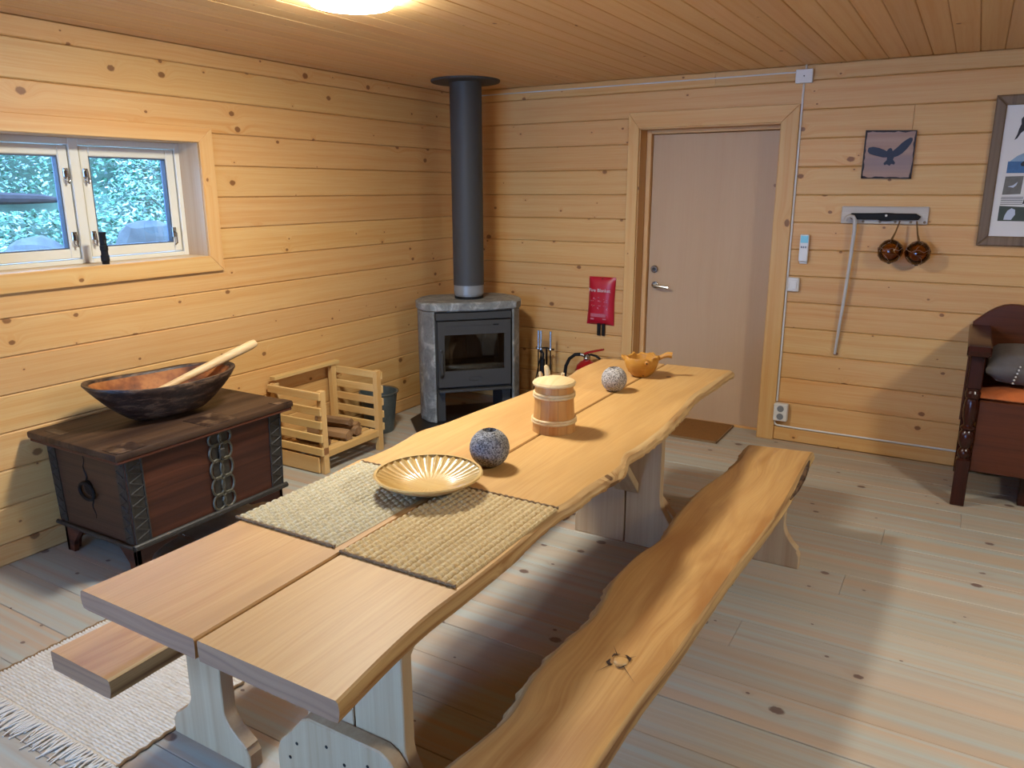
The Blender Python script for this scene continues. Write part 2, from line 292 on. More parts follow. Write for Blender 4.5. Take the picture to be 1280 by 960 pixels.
# ------------------------------------------------------------------ mesh helpers
class MB:
    def __init__(s): s.bm = bmesh.new(); s.mi = 0
    def _tag(s, faces, mi):
        for f in faces: f.material_index = mi
    def poly(s, vs, fs, mi=0):
        v = [s.bm.verts.new(p) for p in vs]; out = []
        for f in fs:
            try: out.append(s.bm.faces.new([v[i] for i in f]))
            except ValueError: pass
        s._tag(out, mi); return s
    def box(s, x0, x1, y0, y1, z0, z1, bev=0.0, mi=0, seg=1):
        r = bmesh.ops.create_cube(s.bm, size=1.0)
        for v in r['verts']:
            v.co = Vector(((x0 + x1) / 2 + v.co.x * (x1 - x0), (y0 + y1) / 2 + v.co.y * (y1 - y0), (z0 + z1) / 2 + v.co.z * (z1 - z0)))
        ed = list({e for v in r['verts'] for e in v.link_edges}); fa = list({f for v in r['verts'] for f in v.link_faces})
        s._tag(fa, mi)
        if bev > 0:
            b = bmesh.ops.bevel(s.bm, geom=ed, offset=bev, segments=seg, profile=0.5, affect='EDGES'); s._tag(b['faces'], mi)
        return s
    def prism(s, pts, axis, a0, a1, bev=0.0, mi=0):
        """outline in the two other axes (in XYZ order) extruded along axis"""
        n = len(pts)
        def P(p, a): return {'X': (a, p[0], p[1]), 'Y': (p[0], a, p[1]), 'Z': (p[0], p[1], a)}[axis]
        v = [s.bm.verts.new(P(p, a0)) for p in pts] + [s.bm.verts.new(P(p, a1)) for p in pts]
        fs = [s.bm.faces.new([v[i], v[(i + 1) % n], v[n + (i + 1) % n], v[n + i]]) for i in range(n)]
        c1 = s.bm.faces.new(v[:n][::-1]); c2 = s.bm.faces.new(v[n:]); fs += [c1, c2]
        s._tag(fs, mi); bmesh.ops.recalc_face_normals(s.bm, faces=fs)
        if bev > 0:
            ed = list(set(c1.edges) | set(c2.edges))
            b = bmesh.ops.bevel(s.bm, geom=ed, offset=bev, segments=1, profile=0.5, affect='EDGES'); s._tag(b['faces'], mi)
        return s
    def lathe(s, prof, c=(0, 0, 0), seg=32, mi=0, a0=0.0, a1=2 * pi, fn=None, sx=1.0, sy=1.0):
        full = abs(a1 - a0 - 2 * pi) < 1e-6; n = seg if full else seg + 1
        rows = []
        for r, z in prof:
            if r < 1e-6 and fn is None: rows.append([s.bm.verts.new((c[0], c[1], c[2] + z))]); continue
            row = []
            for i in range(n):
                a = a0 + (a1 - a0) * i / seg; rr, zz = (r, z) if fn is None else fn(r, z, a)
                row.append(s.bm.verts.new((c[0] + rr * cos(a) * sx, c[1] + rr * sin(a) * sy, c[2] + zz)))
            rows.append(row)
        fs = []
        for A, B in zip(rows[:-1], rows[1:]):
            for i in range(seg):
                j = (i + 1) % n
                if len(A) == 1 and len(B) == 1: continue
                if len(A) == 1: fs.append(s.bm.faces.new((A[0], B[j], B[i])))
                elif len(B) == 1: fs.append(s.bm.faces.new((A[i], A[j], B[0])))
                else: fs.append(s.bm.faces.new((A[i], A[j], B[j], B[i])))
        s._tag(fs, mi); bmesh.ops.recalc_face_normals(s.bm, faces=fs); return s
    def tube(s, pts, r, seg=8, mi=0, closed=False):
        pts = [Vector(p) for p in pts]; n = len(pts); rad = r if isinstance(r, (list, tuple)) else [r] * n
        rings = []; up = None
        for i, p in enumerate(pts):
            a = pts[(i - 1) % n] if (closed or i > 0) else p; b = pts[(i + 1) % n] if (closed or i < n - 1) else p
            t = (b - a).normalized()
            if up is None: up = Vector((0, 0, 1)) if abs(t.z) < 0.9 else Vector((1, 0, 0))
            x = t.cross(up).normalized(); y = x.cross(t).normalized(); up = y
            rings.append([s.bm.verts.new(p + (x * cos(2 * pi * k / seg) + y * sin(2 * pi * k / seg)) * rad[i]) for k in range(seg)])
        fs = []
        m = n if closed else n - 1
        for i in range(m):
            A, B = rings[i], rings[(i + 1) % n]
            for k in range(seg): fs.append(s.bm.faces.new((A[k], A[(k + 1) % seg], B[(k + 1) % seg], B[k])))
        if not closed: fs += [s.bm.faces.new(rings[0][::-1]), s.bm.faces.new(rings[-1])]
        s._tag(fs, mi); bmesh.ops.recalc_face_normals(s.bm, faces=fs); return s
    def ball(s, c, r, u=16, v=10, mi=0, sc=(1, 1, 1)):
        q = bmesh.ops.create_uvsphere(s.bm, u_segments=u, v_segments=v, radius=r)
        for x in q['verts']: x.co = Vector((c[0] + x.co.x * sc[0], c[1] + x.co.y * sc[1], c[2] + x.co.z * sc[2]))
        s._tag({f for x in q['verts'] for f in x.link_faces}, mi); return s
    def grid(s, fn, nu, nv, mi=0, wrap=False):
        vs = [[s.bm.verts.new(fn(i / nu, j / nv)) for j in range(nv + (0 if wrap else 1))] for i in range(nu + 1)]
        fs = []
        for i in range(nu):
            for j in range(nv):
                k = (j + 1) % nv if wrap else j + 1
                fs.append(s.bm.faces.new((vs[i][j], vs[i + 1][j], vs[i + 1][k], vs[i][k])))
        s._tag(fs, mi); return s, vs
    def move(s, mat):
        bmesh.ops.transform(s.bm, matrix=mat, verts=s.bm.verts); return s
    def out(s, name, mats, parent=None, world=True, smooth=30.0, origin=True, kind=None, frame=None):
        """link as ONE mesh object. world=True: vertices are in world metres; else in the parent's own frame"""
        if not isinstance(mats, (list, tuple)): mats = [mats]
        bm = s.bm
        if frame is not None: bmesh.ops.transform(bm, matrix=WM[parent.name].inverted() @ WM[frame.name], verts=bm.verts)
        elif parent is not None and world:
            bmesh.ops.transform(bm, matrix=WM[parent.name].inverted(), verts=bm.verts)
        c = Vector((0, 0, 0))
        if origin:
            lo = Vector([min(v.co[i] for v in bm.verts) for i in range(3)]); hi = Vector([max(v.co[i] for v in bm.verts) for i in range(3)])
            c = (lo + hi) / 2; bmesh.ops.translate(bm, vec=-c, verts=bm.verts)
        me = bpy.data.meshes.new(name)
        for q in mats: me.materials.append(M[q] if isinstance(q, str) else q)
        bm.to_mesh(me); bm.free()
        if smooth:
            me.polygons.foreach_set('use_smooth', [True] * len(me.polygons)); me.set_sharp_from_angle(angle=radians(smooth))
        o = bpy.data.objects.new(name, me); COL.objects.link(o); o.location = c
        WM[o.name] = (WM[parent.name] if parent is not None else Matrix()) @ Matrix.Translation(c)
        if parent is not None: o.parent = parent
        if kind: o['kind'] = kind
        return o
WM = {}
def thing(name, label=None, cat=None, loc=(0, 0, 0), rotz=0.0, group=None, kind=None):
    o = bpy.data.objects.new(name, None); o.empty_display_size = 0.1; COL.objects.link(o)
    o.location = loc; o.rotation_euler = (0, 0, rotz)
    WM[o.name] = Matrix.Translation(Vector(loc)) @ Matrix.Rotation(rotz, 4, 'Z')
    if kind: o['kind'] = kind
    if label: tag(o, label, cat, group)
    return o
def tag(o, label, cat, group=None):
    o['label'] = label; o['category'] = cat
    if group: o['group'] = group
    return o
def box(name, mat, parent, *b, bev=0.0, world=True, kind=None): return MB().box(*b, bev=bev).out(name, mat, parent, world, kind=kind)

_pm = {}
def plank(name, mat, parent, axis, long0, long1, a0, a1, face, normal, t=0.02, ch=0.005, gap=0.0018):
    """one board: axis = long axis, a0..a1 across, face = coordinate of the visible face, normal = (axis letter, sign)"""
    L, W = round(long1 - long0 - gap, 5), round(a1 - a0 - gap, 5)
    key = (mat, axis, normal, L, W, t, ch)
    nax, sg = normal; acr = ({'X', 'Y', 'Z'} - {axis, nax}).pop(); ix = {'X': 0, 'Y': 1, 'Z': 2}
    if key not in _pm:
        prof = [(-W / 2, -t), (-W / 2, -ch), (-W / 2 + ch, 0), (W / 2 - ch, 0), (W / 2, -ch), (W / 2, -t)]
        bm = bmesh.new(); rows = []
        for e in (-L / 2, L / 2):
            row = []
            for a, d in prof:
                p = [0, 0, 0]; p[ix[axis]] = e; p[ix[acr]] = a; p[ix[nax]] = d * sg; row.append(bm.verts.new(p))
            rows.append(row)
        n = len(prof)
        fs = [bm.faces.new((rows[0][i], rows[0][(i + 1) % n], rows[1][(i + 1) % n], rows[1][i])) for i in range(n)]
        fs += [bm.faces.new(rows[0][::-1]), bm.faces.new(rows[1])]
        bmesh.ops.recalc_face_normals(bm, faces=fs)
        me = bpy.data.meshes.new(name); bm.to_mesh(me); bm.free(); me.materials.append(M[mat]); _pm[key] = me
    o = bpy.data.objects.new(name, _pm[key]); COL.objects.link(o)
    p = [0, 0, 0]; p[ix[axis]] = (long0 + long1) / 2; p[ix[acr]] = (a0 + a1) / 2; p[ix[nax]] = face + random.uniform(-0.0008, 0.0004) * sg
    v = Vector(p)
    if parent is not None: v = WM[parent.name].inverted() @ v; o.parent = parent
    o.location = v; return o

def interp(tab, y):
    """smooth (Catmull-Rom) interpolation of a table of (y, x) sorted by y"""
    if y <= tab[0][0]: return tab[0][1]
    if y >= tab[-1][0]: return tab[-1][1]
    for i in range(len(tab) - 1):
        if tab[i][0] <= y <= tab[i + 1][0]:
            y0, x0 = tab[i]; y1, x1 = tab[i + 1]; t = (y - y0) / (y1 - y0)
            m0 = (x1 - tab[i - 1][1]) / (y1 - tab[i - 1][0]) if i > 0 else (x1 - x0) / (y1 - y0)
            m1 = (tab[i + 2][1] - x0) / (tab[i + 2][0] - y0) if i + 2 < len(tab) else (x1 - x0) / (y1 - y0)
            h = y1 - y0; t2, t3 = t * t, t * t * t
            return (2*t3 - 3*t2 + 1) * x0 + (t3 - 2*t2 + t) * h * m0 + (-2*t3 + 3*t2) * x1 + (t3 - t2) * h * m1

# ------------------------------------------------------------------ the room
RX, RY, RH = 6.28, -6.3, 2.30
ZJ = [0.093 + 0.1631 * k for k in range(14)] + [2.30]
WY0, WY1, WZ0, WZ1 = -3.42, -2.285, 1.26, 1.837          # window opening in the left wall
DX0, DX1, DZ1 = 1.515, 2.42, 1.985                       # door opening in the back wall

wl = MB()
for a in ((RY - 0.2, WY0, -0.05, 2.5), (WY1, 0.2, -0.05, 2.5), (WY0, WY1, -0.05, WZ0), (WY0, WY1, WZ1, 2.5)): wl.box(-0.24, -0.021, a[0], a[1], a[2], a[3])
wall_left = wl.out('wall_left', 'pine_y', kind='structure', smooth=0)
for z0, z1 in zip(ZJ[:-1], ZJ[1:]):
    if z1 > WZ0 and z0 < WZ1:
        plank('plank', 'wall_l', wall_left, 'Y', WY1 + 0.03, 0.0, z0, z1, 0, ('X', 1)); plank('plank', 'wall_l', wall_left, 'Y', RY, WY0 - 0.03, z0, z1, 0, ('X', 1))
    else: plank('plank', 'wall_l', wall_left, 'Y', RY, 0.0, z0, z1, 0, ('X', 1))
plank('baseboard_left', 'wall_l', None, 'Y', RY, 0.0, 0.0, ZJ[0], 0.004, ('X', 1), 0.024)['kind'] = 'structure'

wb = MB()
for a in ((0.0, DX0 - 0.03, -0.05, 2.5), (DX1 + 0.03, RX, -0.05, 2.5), (DX0 - 0.03, DX1 + 0.03, DZ1 + 0.03, 2.5)): wb.box(a[0], a[1], 0.021, 0.2, a[2], a[3])
wb.box(DX0 - 0.1, DX1 + 0.1, 0.2, 0.26, -0.05, DZ1 + 0.1)  # unseen backing added behind the door to block leaking daylight
wall_back = wb.out('wall_back', 'pine_x', kind='structure', smooth=0)
joints = {11: [3.13], 6: [4.2], 9: [4.6], 4: [4.9], 13: [2.0], 2: [3.9]}
for k, (z0, z1) in enumerate(zip(ZJ[:-1], ZJ[1:])):
    segs = [(0.0, DX0 - 0.03), (DX1 + 0.05, RX)] if z0 < DZ1 else [(0.0, RX)]
    for a, b in segs:
        cuts = [a] + [j for j in joints.get(k, []) if a < j < b] + [b]
        for p, q in zip(cuts[:-1], cuts[1:]): plank('plank', 'wall_b', wall_back, 'X', p, q, z0, z1, 0, ('Y', -1))
for n_, a, b in (('baseboard_back', 0.004, DX0 - 0.075), ('baseboard_back', DX1 + 0.1, RX)):
    plank(n_, 'wall_b', None, 'X', a, b, 0.0, ZJ[0], -0.004, ('Y', -1), 0.024)['kind'] = 'structure'

ceiling = box('ceiling', 'pine_y', None, -0.24, RX + 0.2, RY - 0.2, 0.2, RH + 0.016, RH + 0.2, kind='structure')
x = 2.97 - 0.11 * 27
while x < RX:
    plank('board', 'ceil', ceiling, 'Y', RY, 0.0, max(x, 0.0), min(x + 0.11, RX), RH, ('Z', -1), 0.015, 0.003); x += 0.11

floor = box('floor', 'concrete', None, -0.24, RX + 0.2, RY - 0.2, 0.35, -0.2, -0.022, kind='structure')
fj = {-1: [3.616], 1: [3.302], 4: [3.202], 7: [2.914]}
for k in range(-6, 27):
    y1 = -1.148 - 0.195 * (k - 1); y0 = y1 - 0.195
    y1 = min(y1, 0.0); y0 = max(y0, RY)
    if y1 - y0 < 0.01: continue
    js = list(fj.get(k, []))
    if js: js += [js[0] - random.uniform(2.0, 2.6), js[0] + random.uniform(1.8, 2.4)]
    else: js = [random.uniform(0.5, 1.6), random.uniform(4.3, 5.4)]
    cuts = [0.0] + sorted(j for j in js if 0.2 < j < RX - 0.2) + [RX]
    for p, q in zip(cuts[:-1], cuts[1:]): plank('floorboard', 'floor', floor, 'X', p, q, y0, y1, 0, ('Z', 1), 0.02, 0.002, 0.0014)
box('trim_1', 'floor', None, DX0 - 0.02, DX1 + 0.02, 0.001, 0.17, -0.02, 0.0, kind='structure')

box('wall_right', 'unseen_wall', None, RX, RX + 0.2, RY - 0.2, 0.2, -0.2, 2.5, kind='structure')
F0, F1, FZ0, FZ1 = 0.9, 2.7, 0.12, 2.0
wf = MB()
for a in ((0, F0, -0.2, 2.5), (F1, RX, -0.2, 2.5), (F0, F1, -0.2, FZ0), (F0, F1, FZ1, 2.5)): wf.box(a[0], a[1], RY - 0.2, RY, a[2], a[3])
wf.out('wall_front', 'unseen_wall', kind='structure', smooth=0)
w2 = thing('window_2', loc=((F0 + F1) / 2, RY - 0.1, FZ0), kind='structure')
fr = MB(); fr.box(F0, F0 + 0.07, RY - 0.14, RY - 0.06, FZ0, FZ1).box(F1 - 0.07, F1, RY - 0.14, RY - 0.06, FZ0, FZ1).box(F0, F1, RY - 0.14, RY - 0.06, FZ0, FZ0 + 0.07).box(F0, F1, RY - 0.14, RY - 0.06, FZ1 - 0.07, FZ1).box(1.77, 1.83, RY - 0.14, RY - 0.06, FZ0, FZ1)
fr.out('frame', 'win_white', w2)
box('pane', 'pane', w2, F0 + 0.07, 1.77, RY - 0.102, RY - 0.098, FZ0 + 0.07, FZ1 - 0.07); box('pane', 'pane', w2, 1.83, F1 - 0.07, RY - 0.102, RY - 0.098, FZ0 + 0.07, FZ1 - 0.07)

# left window
w1 = thing('window_1', loc=(-0.1, (WY0 + WY1) / 2, WZ0), kind='structure')
def casing(outer, inner, zlo, zhi, zlo_i, zhi_i, ax, f0, f1, mat_h, mat_v, parent, bottom=True):
    """mitred boards: outer/inner = (lo, hi) along the wall"""
    pl = lambda pts: MB().prism(pts, ax, f0, f1, 0.003)
    pl([(outer[0], zhi), (outer[1], zhi), (inner[1], zhi_i), (inner[0], zhi_i)]).out('casing', mat_h, parent)
    if bottom: pl([(outer[0], zlo), (inner[0], zlo_i), (inner[1], zlo_i), (outer[1], zlo)]).out('casing', mat_h, parent)
    pl([(outer[0], zlo), (outer[0], zhi), (inner[0], zhi_i), (inner[0], zlo_i)]).out('casing', mat_v, parent)
    pl([(outer[1], zlo), (inner[1], zlo_i), (inner[1], zhi_i), (outer[1], zhi)]).out('casing', mat_v, parent)
casing((WY0 - 0.085, WY1 + 0.085), (WY0, WY1), WZ0 - 0.083, WZ1 + 0.076, WZ0, WZ1, 'X', 0.0, 0.018, 'pine_y', 'pine_zy', w1)
M['reveal'] = wood('pale_pine_reveal', 'Z', 'X', RGB(232, 200, 164), RGB(214, 176, 136), RGB(130, 86, 60), knot_amt=0.3, var=0.05)
M['reveal_y'] = wood('pale_pine_sill', 'Y', 'X', RGB(232, 204, 164), RGB(214, 178, 132), RGB(130, 86, 60), knot_amt=0.2, var=0.05)
box('reveal', 'reveal', w1, -0.235, 0.0, WY1 - 0.001, WY1 + 0.02, WZ0, WZ1); box('reveal', 'reveal', w1, -0.235, 0.0, WY0 - 0.02, WY0 + 0.001, WZ0, WZ1)
box('sill', 'reveal_y', w1, -0.235, 0.0, WY0, WY1, WZ0 - 0.02, WZ0 + 0.001); box('reveal', 'reveal_y', w1, -0.235, 0.0, WY0, WY1, WZ1 - 0.001, WZ1 + 0.02)
XF = -0.15
f = MB()
f.box(XF - 0.08, XF, WY1 - 0.028, WY1, WZ0, WZ1, 0.003).box(XF - 0.08, XF, WY0, WY0 + 0.028, WZ0, WZ1, 0.003)
f.box(XF - 0.08, XF, -2.873, -2.826, WZ0, WZ1, 0.003)
for a_, b_ in ((WY0 + 0.028, -2.873), (-2.826, WY1 - 0.028)): f.box(XF - 0.08, XF, a_, b_, WZ1 - 0.03, WZ1, 0.003).box(XF - 0.08, XF, a_, b_, WZ0, WZ0 + 0.022, 0.003)
f.out('frame', 'win_white', w1)
for y0, y1 in ((-2.826, WY1 - 0.028), (WY0 + 0.028, -2.873)):
    y0 += 0.004; y1 -= 0.004; z0, z1 = WZ0 + 0.026, WZ1 - 0.034; sx0, sx1 = XF - 0.055, XF - 0.008; w_ = 0.046
    s = MB(); s.box(sx0, sx1, y0, y0 + w_, z0, z1, 0.004).box(sx0, sx1, y1 - w_, y1, z0, z1, 0.004).box(sx0, sx1, y0 + w_, y1 - w_, z0, z0 + w_, 0.004).box(sx0, sx1, y0 + w_, y1 - w_, z1 - w_, z1, 0.004)
    sa = s.out('sash', 'win_white', w1)
    g = MB(); e = 0.006; a0, a1, b0, b1 = y0 + w_, y1 - w_, z0 + w_, z1 - w_
    for q in ((a0, a0 + e, b0, b1), (a1 - e, a1, b0, b1), (a0 + e, a1 - e, b0, b0 + e), (a0 + e, a1 - e, b1 - e, b1)): g.box(sx0 + 0.005, sx1 - 0.006, *q)
    g.out('gasket', 'win_grey', sa)
    box('pane', 'pane', sa, sx0 + 0.012, sx0 + 0.016, a0, a1, b0, b1)
    hy = (y0 + 0.02) if y0 > -2.9 else (y1 - 0.02)
    for z in (WZ0 + 0.13, WZ0 + 0.42):
        h = MB().box(sx1, sx1 + 0.006, hy - 0.012, hy + 0.012, z - 0.02, z + 0.02, 0.002).tube([(sx1 + 0.004, hy, z + 0.01), (sx1 + 0.02, hy, z + 0.008), (sx1 + 0.022, hy, z - 0.012), (sx1 + 0.02, hy, z - 0.05)], 0.0045, 6)
        h.tube([(sx1 + 0.014, hy + 0.012 * cos(t), z - 0.03 + 0.012 * sin(t)) for t in [2 * pi * i / 10 for i in range(10)]], 0.002, 5, closed=True)
        h.out('latch', 'chrome', sa)
h = MB().box(XF - 0.008, XF - 0.002, -2.372, -2.348, WZ0 + 0.10, WZ0 + 0.15, 0.002).tube([(XF - 0.003, -2.36, WZ0 + 0.13), (XF + 0.012, -2.36, WZ0 + 0.12), (XF + 0.012, -2.36, WZ0 + 0.07), (XF + 0.004, -2.368, WZ0 + 0.06)], 0.0045, 6)
h.out('latch', 'chrome', w1)

# door
d1 = thing('door_1', loc=((DX0 + DX1) / 2, 0.15, 0), kind='structure')
casing((1.44, 2.523), (DX0, DX1), 0.0, 2.085, 0.0, DZ1, 'Y', -0.018, 0.0, 'pine_x', 'pine_z', d1, bottom=False)
box('jamb', 'pine_zy', d1, DX0 - 0.025, DX0 + 0.006, 0.0, 0.19, 0, DZ1); box('jamb', 'pine_zy', d1, DX1 - 0.006, DX1 + 0.025, 0.0, 0.19, 0, DZ1)
box('jamb', 'pine_x', d1, DX0, DX1, 0.0, 0.19, DZ1 - 0.006, DZ1 + 0.02)
box('stop', 'pine_zy', d1, DX0 + 0.006, DX0 + 0.04, 0.115, 0.19, 0, DZ1 - 0.006, bev=0.003); box('stop', 'pine_zy', d1, DX1 - 0.03, DX1 - 0.006, 0.115, 0.19, 0, DZ1 - 0.006, bev=0.003)
box('stop', 'pine_x', d1, DX0 + 0.04, DX1 - 0.03, 0.115, 0.19, DZ1 - 0.03, DZ1 - 0.006, bev=0.003)
leaf = box('leaf', 'ply', d1, DX0 + 0.043, DX1 - 0.032, 0.15, 0.19, 0.008, DZ1 - 0.034, bev=0.002)
box('threshold', 'pine_x', d1, DX0 + 0.006, DX1 - 0.006, 0.13, 0.20, -0.02, 0.012, bev=0.004)
hx, hz = 1.612, 0.945
h = MB().prism([(hx + 0.024 * cos(2 * pi * i / 24), hz + 0.024 * sin(2 * pi * i / 24)) for i in range(24)], 'Y', 0.138, 0.150, 0.002)
h.tube([(hx, 0.145, hz), (hx, 0.10, hz), (hx + 0.012, 0.092, hz), (hx + 0.06, 0.09, hz - 0.004), (hx + 0.115, 0.092, hz - 0.008)], [0.009, 0.009, 0.010, 0.010, 0.008], 10)
h.out('handle', 'chrome', leaf)
l = MB().prism([(hx - 0.008 + 0.026 * cos(2 * pi * i / 24), 1.055 + 0.026 * sin(2 * pi * i / 24)) for i in range(24)], 'Y', 0.136, 0.150, 0.003)
l.prism([(hx - 0.008 + 0.012 * cos(2 * pi * i / 16), 1.055 + 0.012 * sin(2 * pi * i / 16)) for i in range(16)], 'Y', 0.132, 0.137, 0.001, 1).out('lock_cylinder', ['chrome', 'iron'], leaf)

# wiring on the back wall
cord = tag(MB().tube([(0.02, -0.006, 2.262), (2.49, -0.006, 2.262)], 0.0045, 6).out('ceiling_cable', 'white'), 'white cable running along the back wall just under the ceiling', 'cable')
jb = thing('junction_box', 'square white junction box under the ceiling right of the door', 'junction box', (2.532, 0, 2.236))
box('lid', 'white', jb, 2.484, 2.58, -0.032, 0.0, 2.198, 2.274, bev=0.003); MB().prism([(2.532 + 0.004 * cos(t), 2.236 + 0.004 * sin(t)) for t in [i * pi / 4 for i in range(8)]], 'Y', -0.034, -0.031).out('screw', 'iron', jb)
tag(MB().tube([(2.536, -0.006, 2.30), (2.536, -0.006, 2.276)], 0.006, 6).out('cable_stub', 'white'), 'short white cable stub from ceiling to square junction box', 'cable')
tag(MB().tube([(2.530, -0.007, 2.196), (2.531, -0.007, 0.262)], 0.006, 6).out('wall_cable', 'white'), 'white cable running down the wall beside the right door casing', 'cable')
tag(MB().tube([(2.526, -0.007, 0.135), (2.526, -0.007, 0.118), (2.532, -0.007, 0.106), (2.546, -0.007, 0.100), (2.7, -0.007, 0.098), (5.9, -0.007, 0.098)], 0.006, 6).out('skirting_cable', 'white'), 'white cable lying along the top of the baseboard under the outlet', 'cable')
sw = thing('light_switch', 'small square white rocker switch beside the door casing', 'switch', (2.566, 0, 1.02))
box('plate', 'white', sw, 2.537, 2.605, -0.03, 0, 0.978, 1.064, bev=0.005); box('rocker', 'white', sw, 2.549, 2.593, -0.035, -0.028, 0.992, 1.05, bev=0.002)
ol = thing('wall_outlet', 'white double wall socket low beside the door casing', 'outlet', (2.566, 0, 0.195))
box('plate', 'white', ol, 2.52, 2.606, -0.045, 0, 0.138, 0.254, bev=0.006)
for z in (0.17, 0.222):
    MB().prism([(2.563 + 0.021 * cos(2 * pi * i / 20), z + 0.021 * sin(2 * pi * i / 20)) for i in range(20)], 'Y', -0.047, -0.044).out('socket', 'grey_btn', ol)
rc = thing('remote_control', 'white remote control with teal screen hanging on the wall by the door', 'remote', (2.615, 0, 1.245))
box('holder', 'white', rc, 2.592, 2.638, -0.012, 0, 1.15, 1.24, bev=0.003); bd = MB().box(2.589, 2.641, -0.032, -0.011, 1.165, 1.328, 0.004).out('body', 'white', rc)
box('screen', 'teal_screen', rc, 2.594, 2.637, -0.034, -0.031, 1.278, 1.320)
for i in range(3): box('button', 'grey_btn', rc, 2.598 + 0.012 * i, 2.606 + 0.012 * i, -0.034, -0.031, 1.246, 1.258)

# ceiling lamps
def lamp(x, y, label):
    t = thing('ceiling_lamp', label, 'lamp', (x, y, RH), group='round ceiling lamps')
    MB().lathe([(0, 0), (0.165, 0), (0.165, -0.012), (0.155, -0.0125)], (0, 0, 0), 40).out('base', 'white', t, False)
    MB().lathe([(0.160, -0.012), (0.160, -0.022), (0.150, -0.032), (0.12, -0.038), (0.0, -0.042)], (0, 0, 0), 40).out('diffuser', 'lamp', t, False)
lamp(1.385, -2.625, 'round white glowing ceiling lamp above the long table')
lamp(4.9, -2.6, 'round white ceiling lamp over the open floor in front of the settee')

# ------------------------------------------------------------------ outside the window
def hz_(x, y): return 0.25 + 0.52 * max(0, -x - 1.6) + 0.35 * noise.noise((x * 0.5, y * 0.5, 1.0)) + 0.12 * noise.noise((x * 2, y * 2, 5.0))
g, _ = MB().grid(lambda a, b: (-0.6 - 9.5 * a, -5 + 13 * b, hz_(-0.6 - 9.5 * a, -5 + 13 * b) - 0.1), 40, 50)
hill = g.out('hillside', 'soil', kind='structure'); hill['label'] = 'mossy hillside rising outside the left window'
lm = MB(); rr = random.Random(3)
for i in range(64000):
    x = -2.2 - 5.0 * rr.random(); y = -3.0 + 6.5 * rr.random()
    if noise.noise((x * 1.3, y * 1.3, 9.0)) < -0.55: continue
    z = hz_(x, y) + 0.02 + 0.5 * rr.random() * max(0, 0.5 + noise.noise((x, y, 3.0)))
    if -4.35 < x < -3.2 and -1.75 < y < -0.55 and z > 1.42: continue
    a, b, s_ = rr.random() * 2 * pi, (rr.random() - 0.5) * 1.6, 0.012 + 0.028 * rr.random()
    d = Vector((cos(a) * cos(b), sin(a) * cos(b), sin(b))) * s_; e = d.cross(Vector((0.3, 0.2, 1))).normalized() * s_ * 0.45
    c = Vector((x, y, z)); lm.poly([c - d, c + e, c + d, c - e], [(0, 1, 2, 3)])
lm.out('shrub_leaves', 'leaf', hill, smooth=0, kind='stuff')
for x, y, sz, up, zs, lb in ((-2.6, -0.82, 0.17, 0.20, 1.4, 'grey boulder low among shrubs in the right window pane'), (-2.6, -1.79, 0.15, 0.27, 1.6, 'grey boulder low among shrubs in the left window pane')):
    b = MB(); c = Vector((x, y, hz_(x, y) + up)); b.ball(c, sz, 14, 9, sc=(1.1, 1.5, zs))
    for v in b.bm.verts: v.co += (v.co - c) * 0.5 * noise.noise(v.co * 3.5)
    tag(b.out('boulder', 'rock', smooth=12), lb, 'boulder', 'boulders outside the window')
tag(MB().tube([(-4.15, -1.45, 1.54), (-4.1, -1.13, 1.53), (-4.06, -0.90, 1.525), (-4.03, -0.72, 1.51)], [0.062, 0.055, 0.045, 0.02], 10).out('fallen_trunk', 'bark_out'), 'dark fallen trunk lying across the hillside in the left window pane', 'log')

# torch on the sill
tc = thing('torch', 'small black torch standing upright on the window sill', 'torch', (-0.03, -2.838, WZ0 + 0.001))
MB().lathe([(0, 0), (0.016, 0), (0.0165, 0.012), (0.019, 0.016), (0.019, 0.04), (0.016, 0.044), (0.0155, 0.062), (0.018, 0.066), (0.018, 0.085), (0.0145, 0.09), (0.0145, 0.135), (0.0165, 0.14), (0.0165, 0.15), (0, 0.15)], (0, 0, 0), 20).out('body', 'black', tc, False)
MB().box(0.014, 0.0185, -0.005, 0.005, 0.095, 0.112, 0.001).out('switch_button', 'iron', tc, False)

# ------------------------------------------------------------------ long table
TT, TB = 0.74, 0.694
L_EDGE = [(-4.18, 1.878), (-3.985, 1.885), (-3.748, 1.885), (-3.5, 1.868), (-3.254, 1.843), (-3.087, 1.845), (-2.972, 1.834), (-2.873, 1.819), (-2.77, 1.839), (-2.491, 1.861), (-2.31, 1.879), (-2.099, 1.891), (-1.832, 1.913), (-1.66, 1.89), (-1.38, 1.895)]
R_EDGE = [(-4.18, 2.643), (-4.02, 2.623), (-3.881, 2.612), (-3.75, 2.613), (-3.5, 2.61), (-3.275, 2.597), (-3.183, 2.608), (-3.05, 2.609), (-2.978, 2.617), (-2.902, 2.625), (-2.829, 2.621), (-2.786, 2.606), (-2.721, 2.593), (-2.658, 2.602), (-2.548, 2.605), (-2.42, 2.604), (-2.252, 2.592), (-2.064, 2.575), (-1.9, 2.556), (-1.765, 2.557), (-1.583, 2.564), (-1.448, 2.566), (-1.34, 2.573)]
SLIT = [(-4.18, 2.267), (-3.4, 2.246), (-2.52, 2.229), (-1.34, 2.234)]
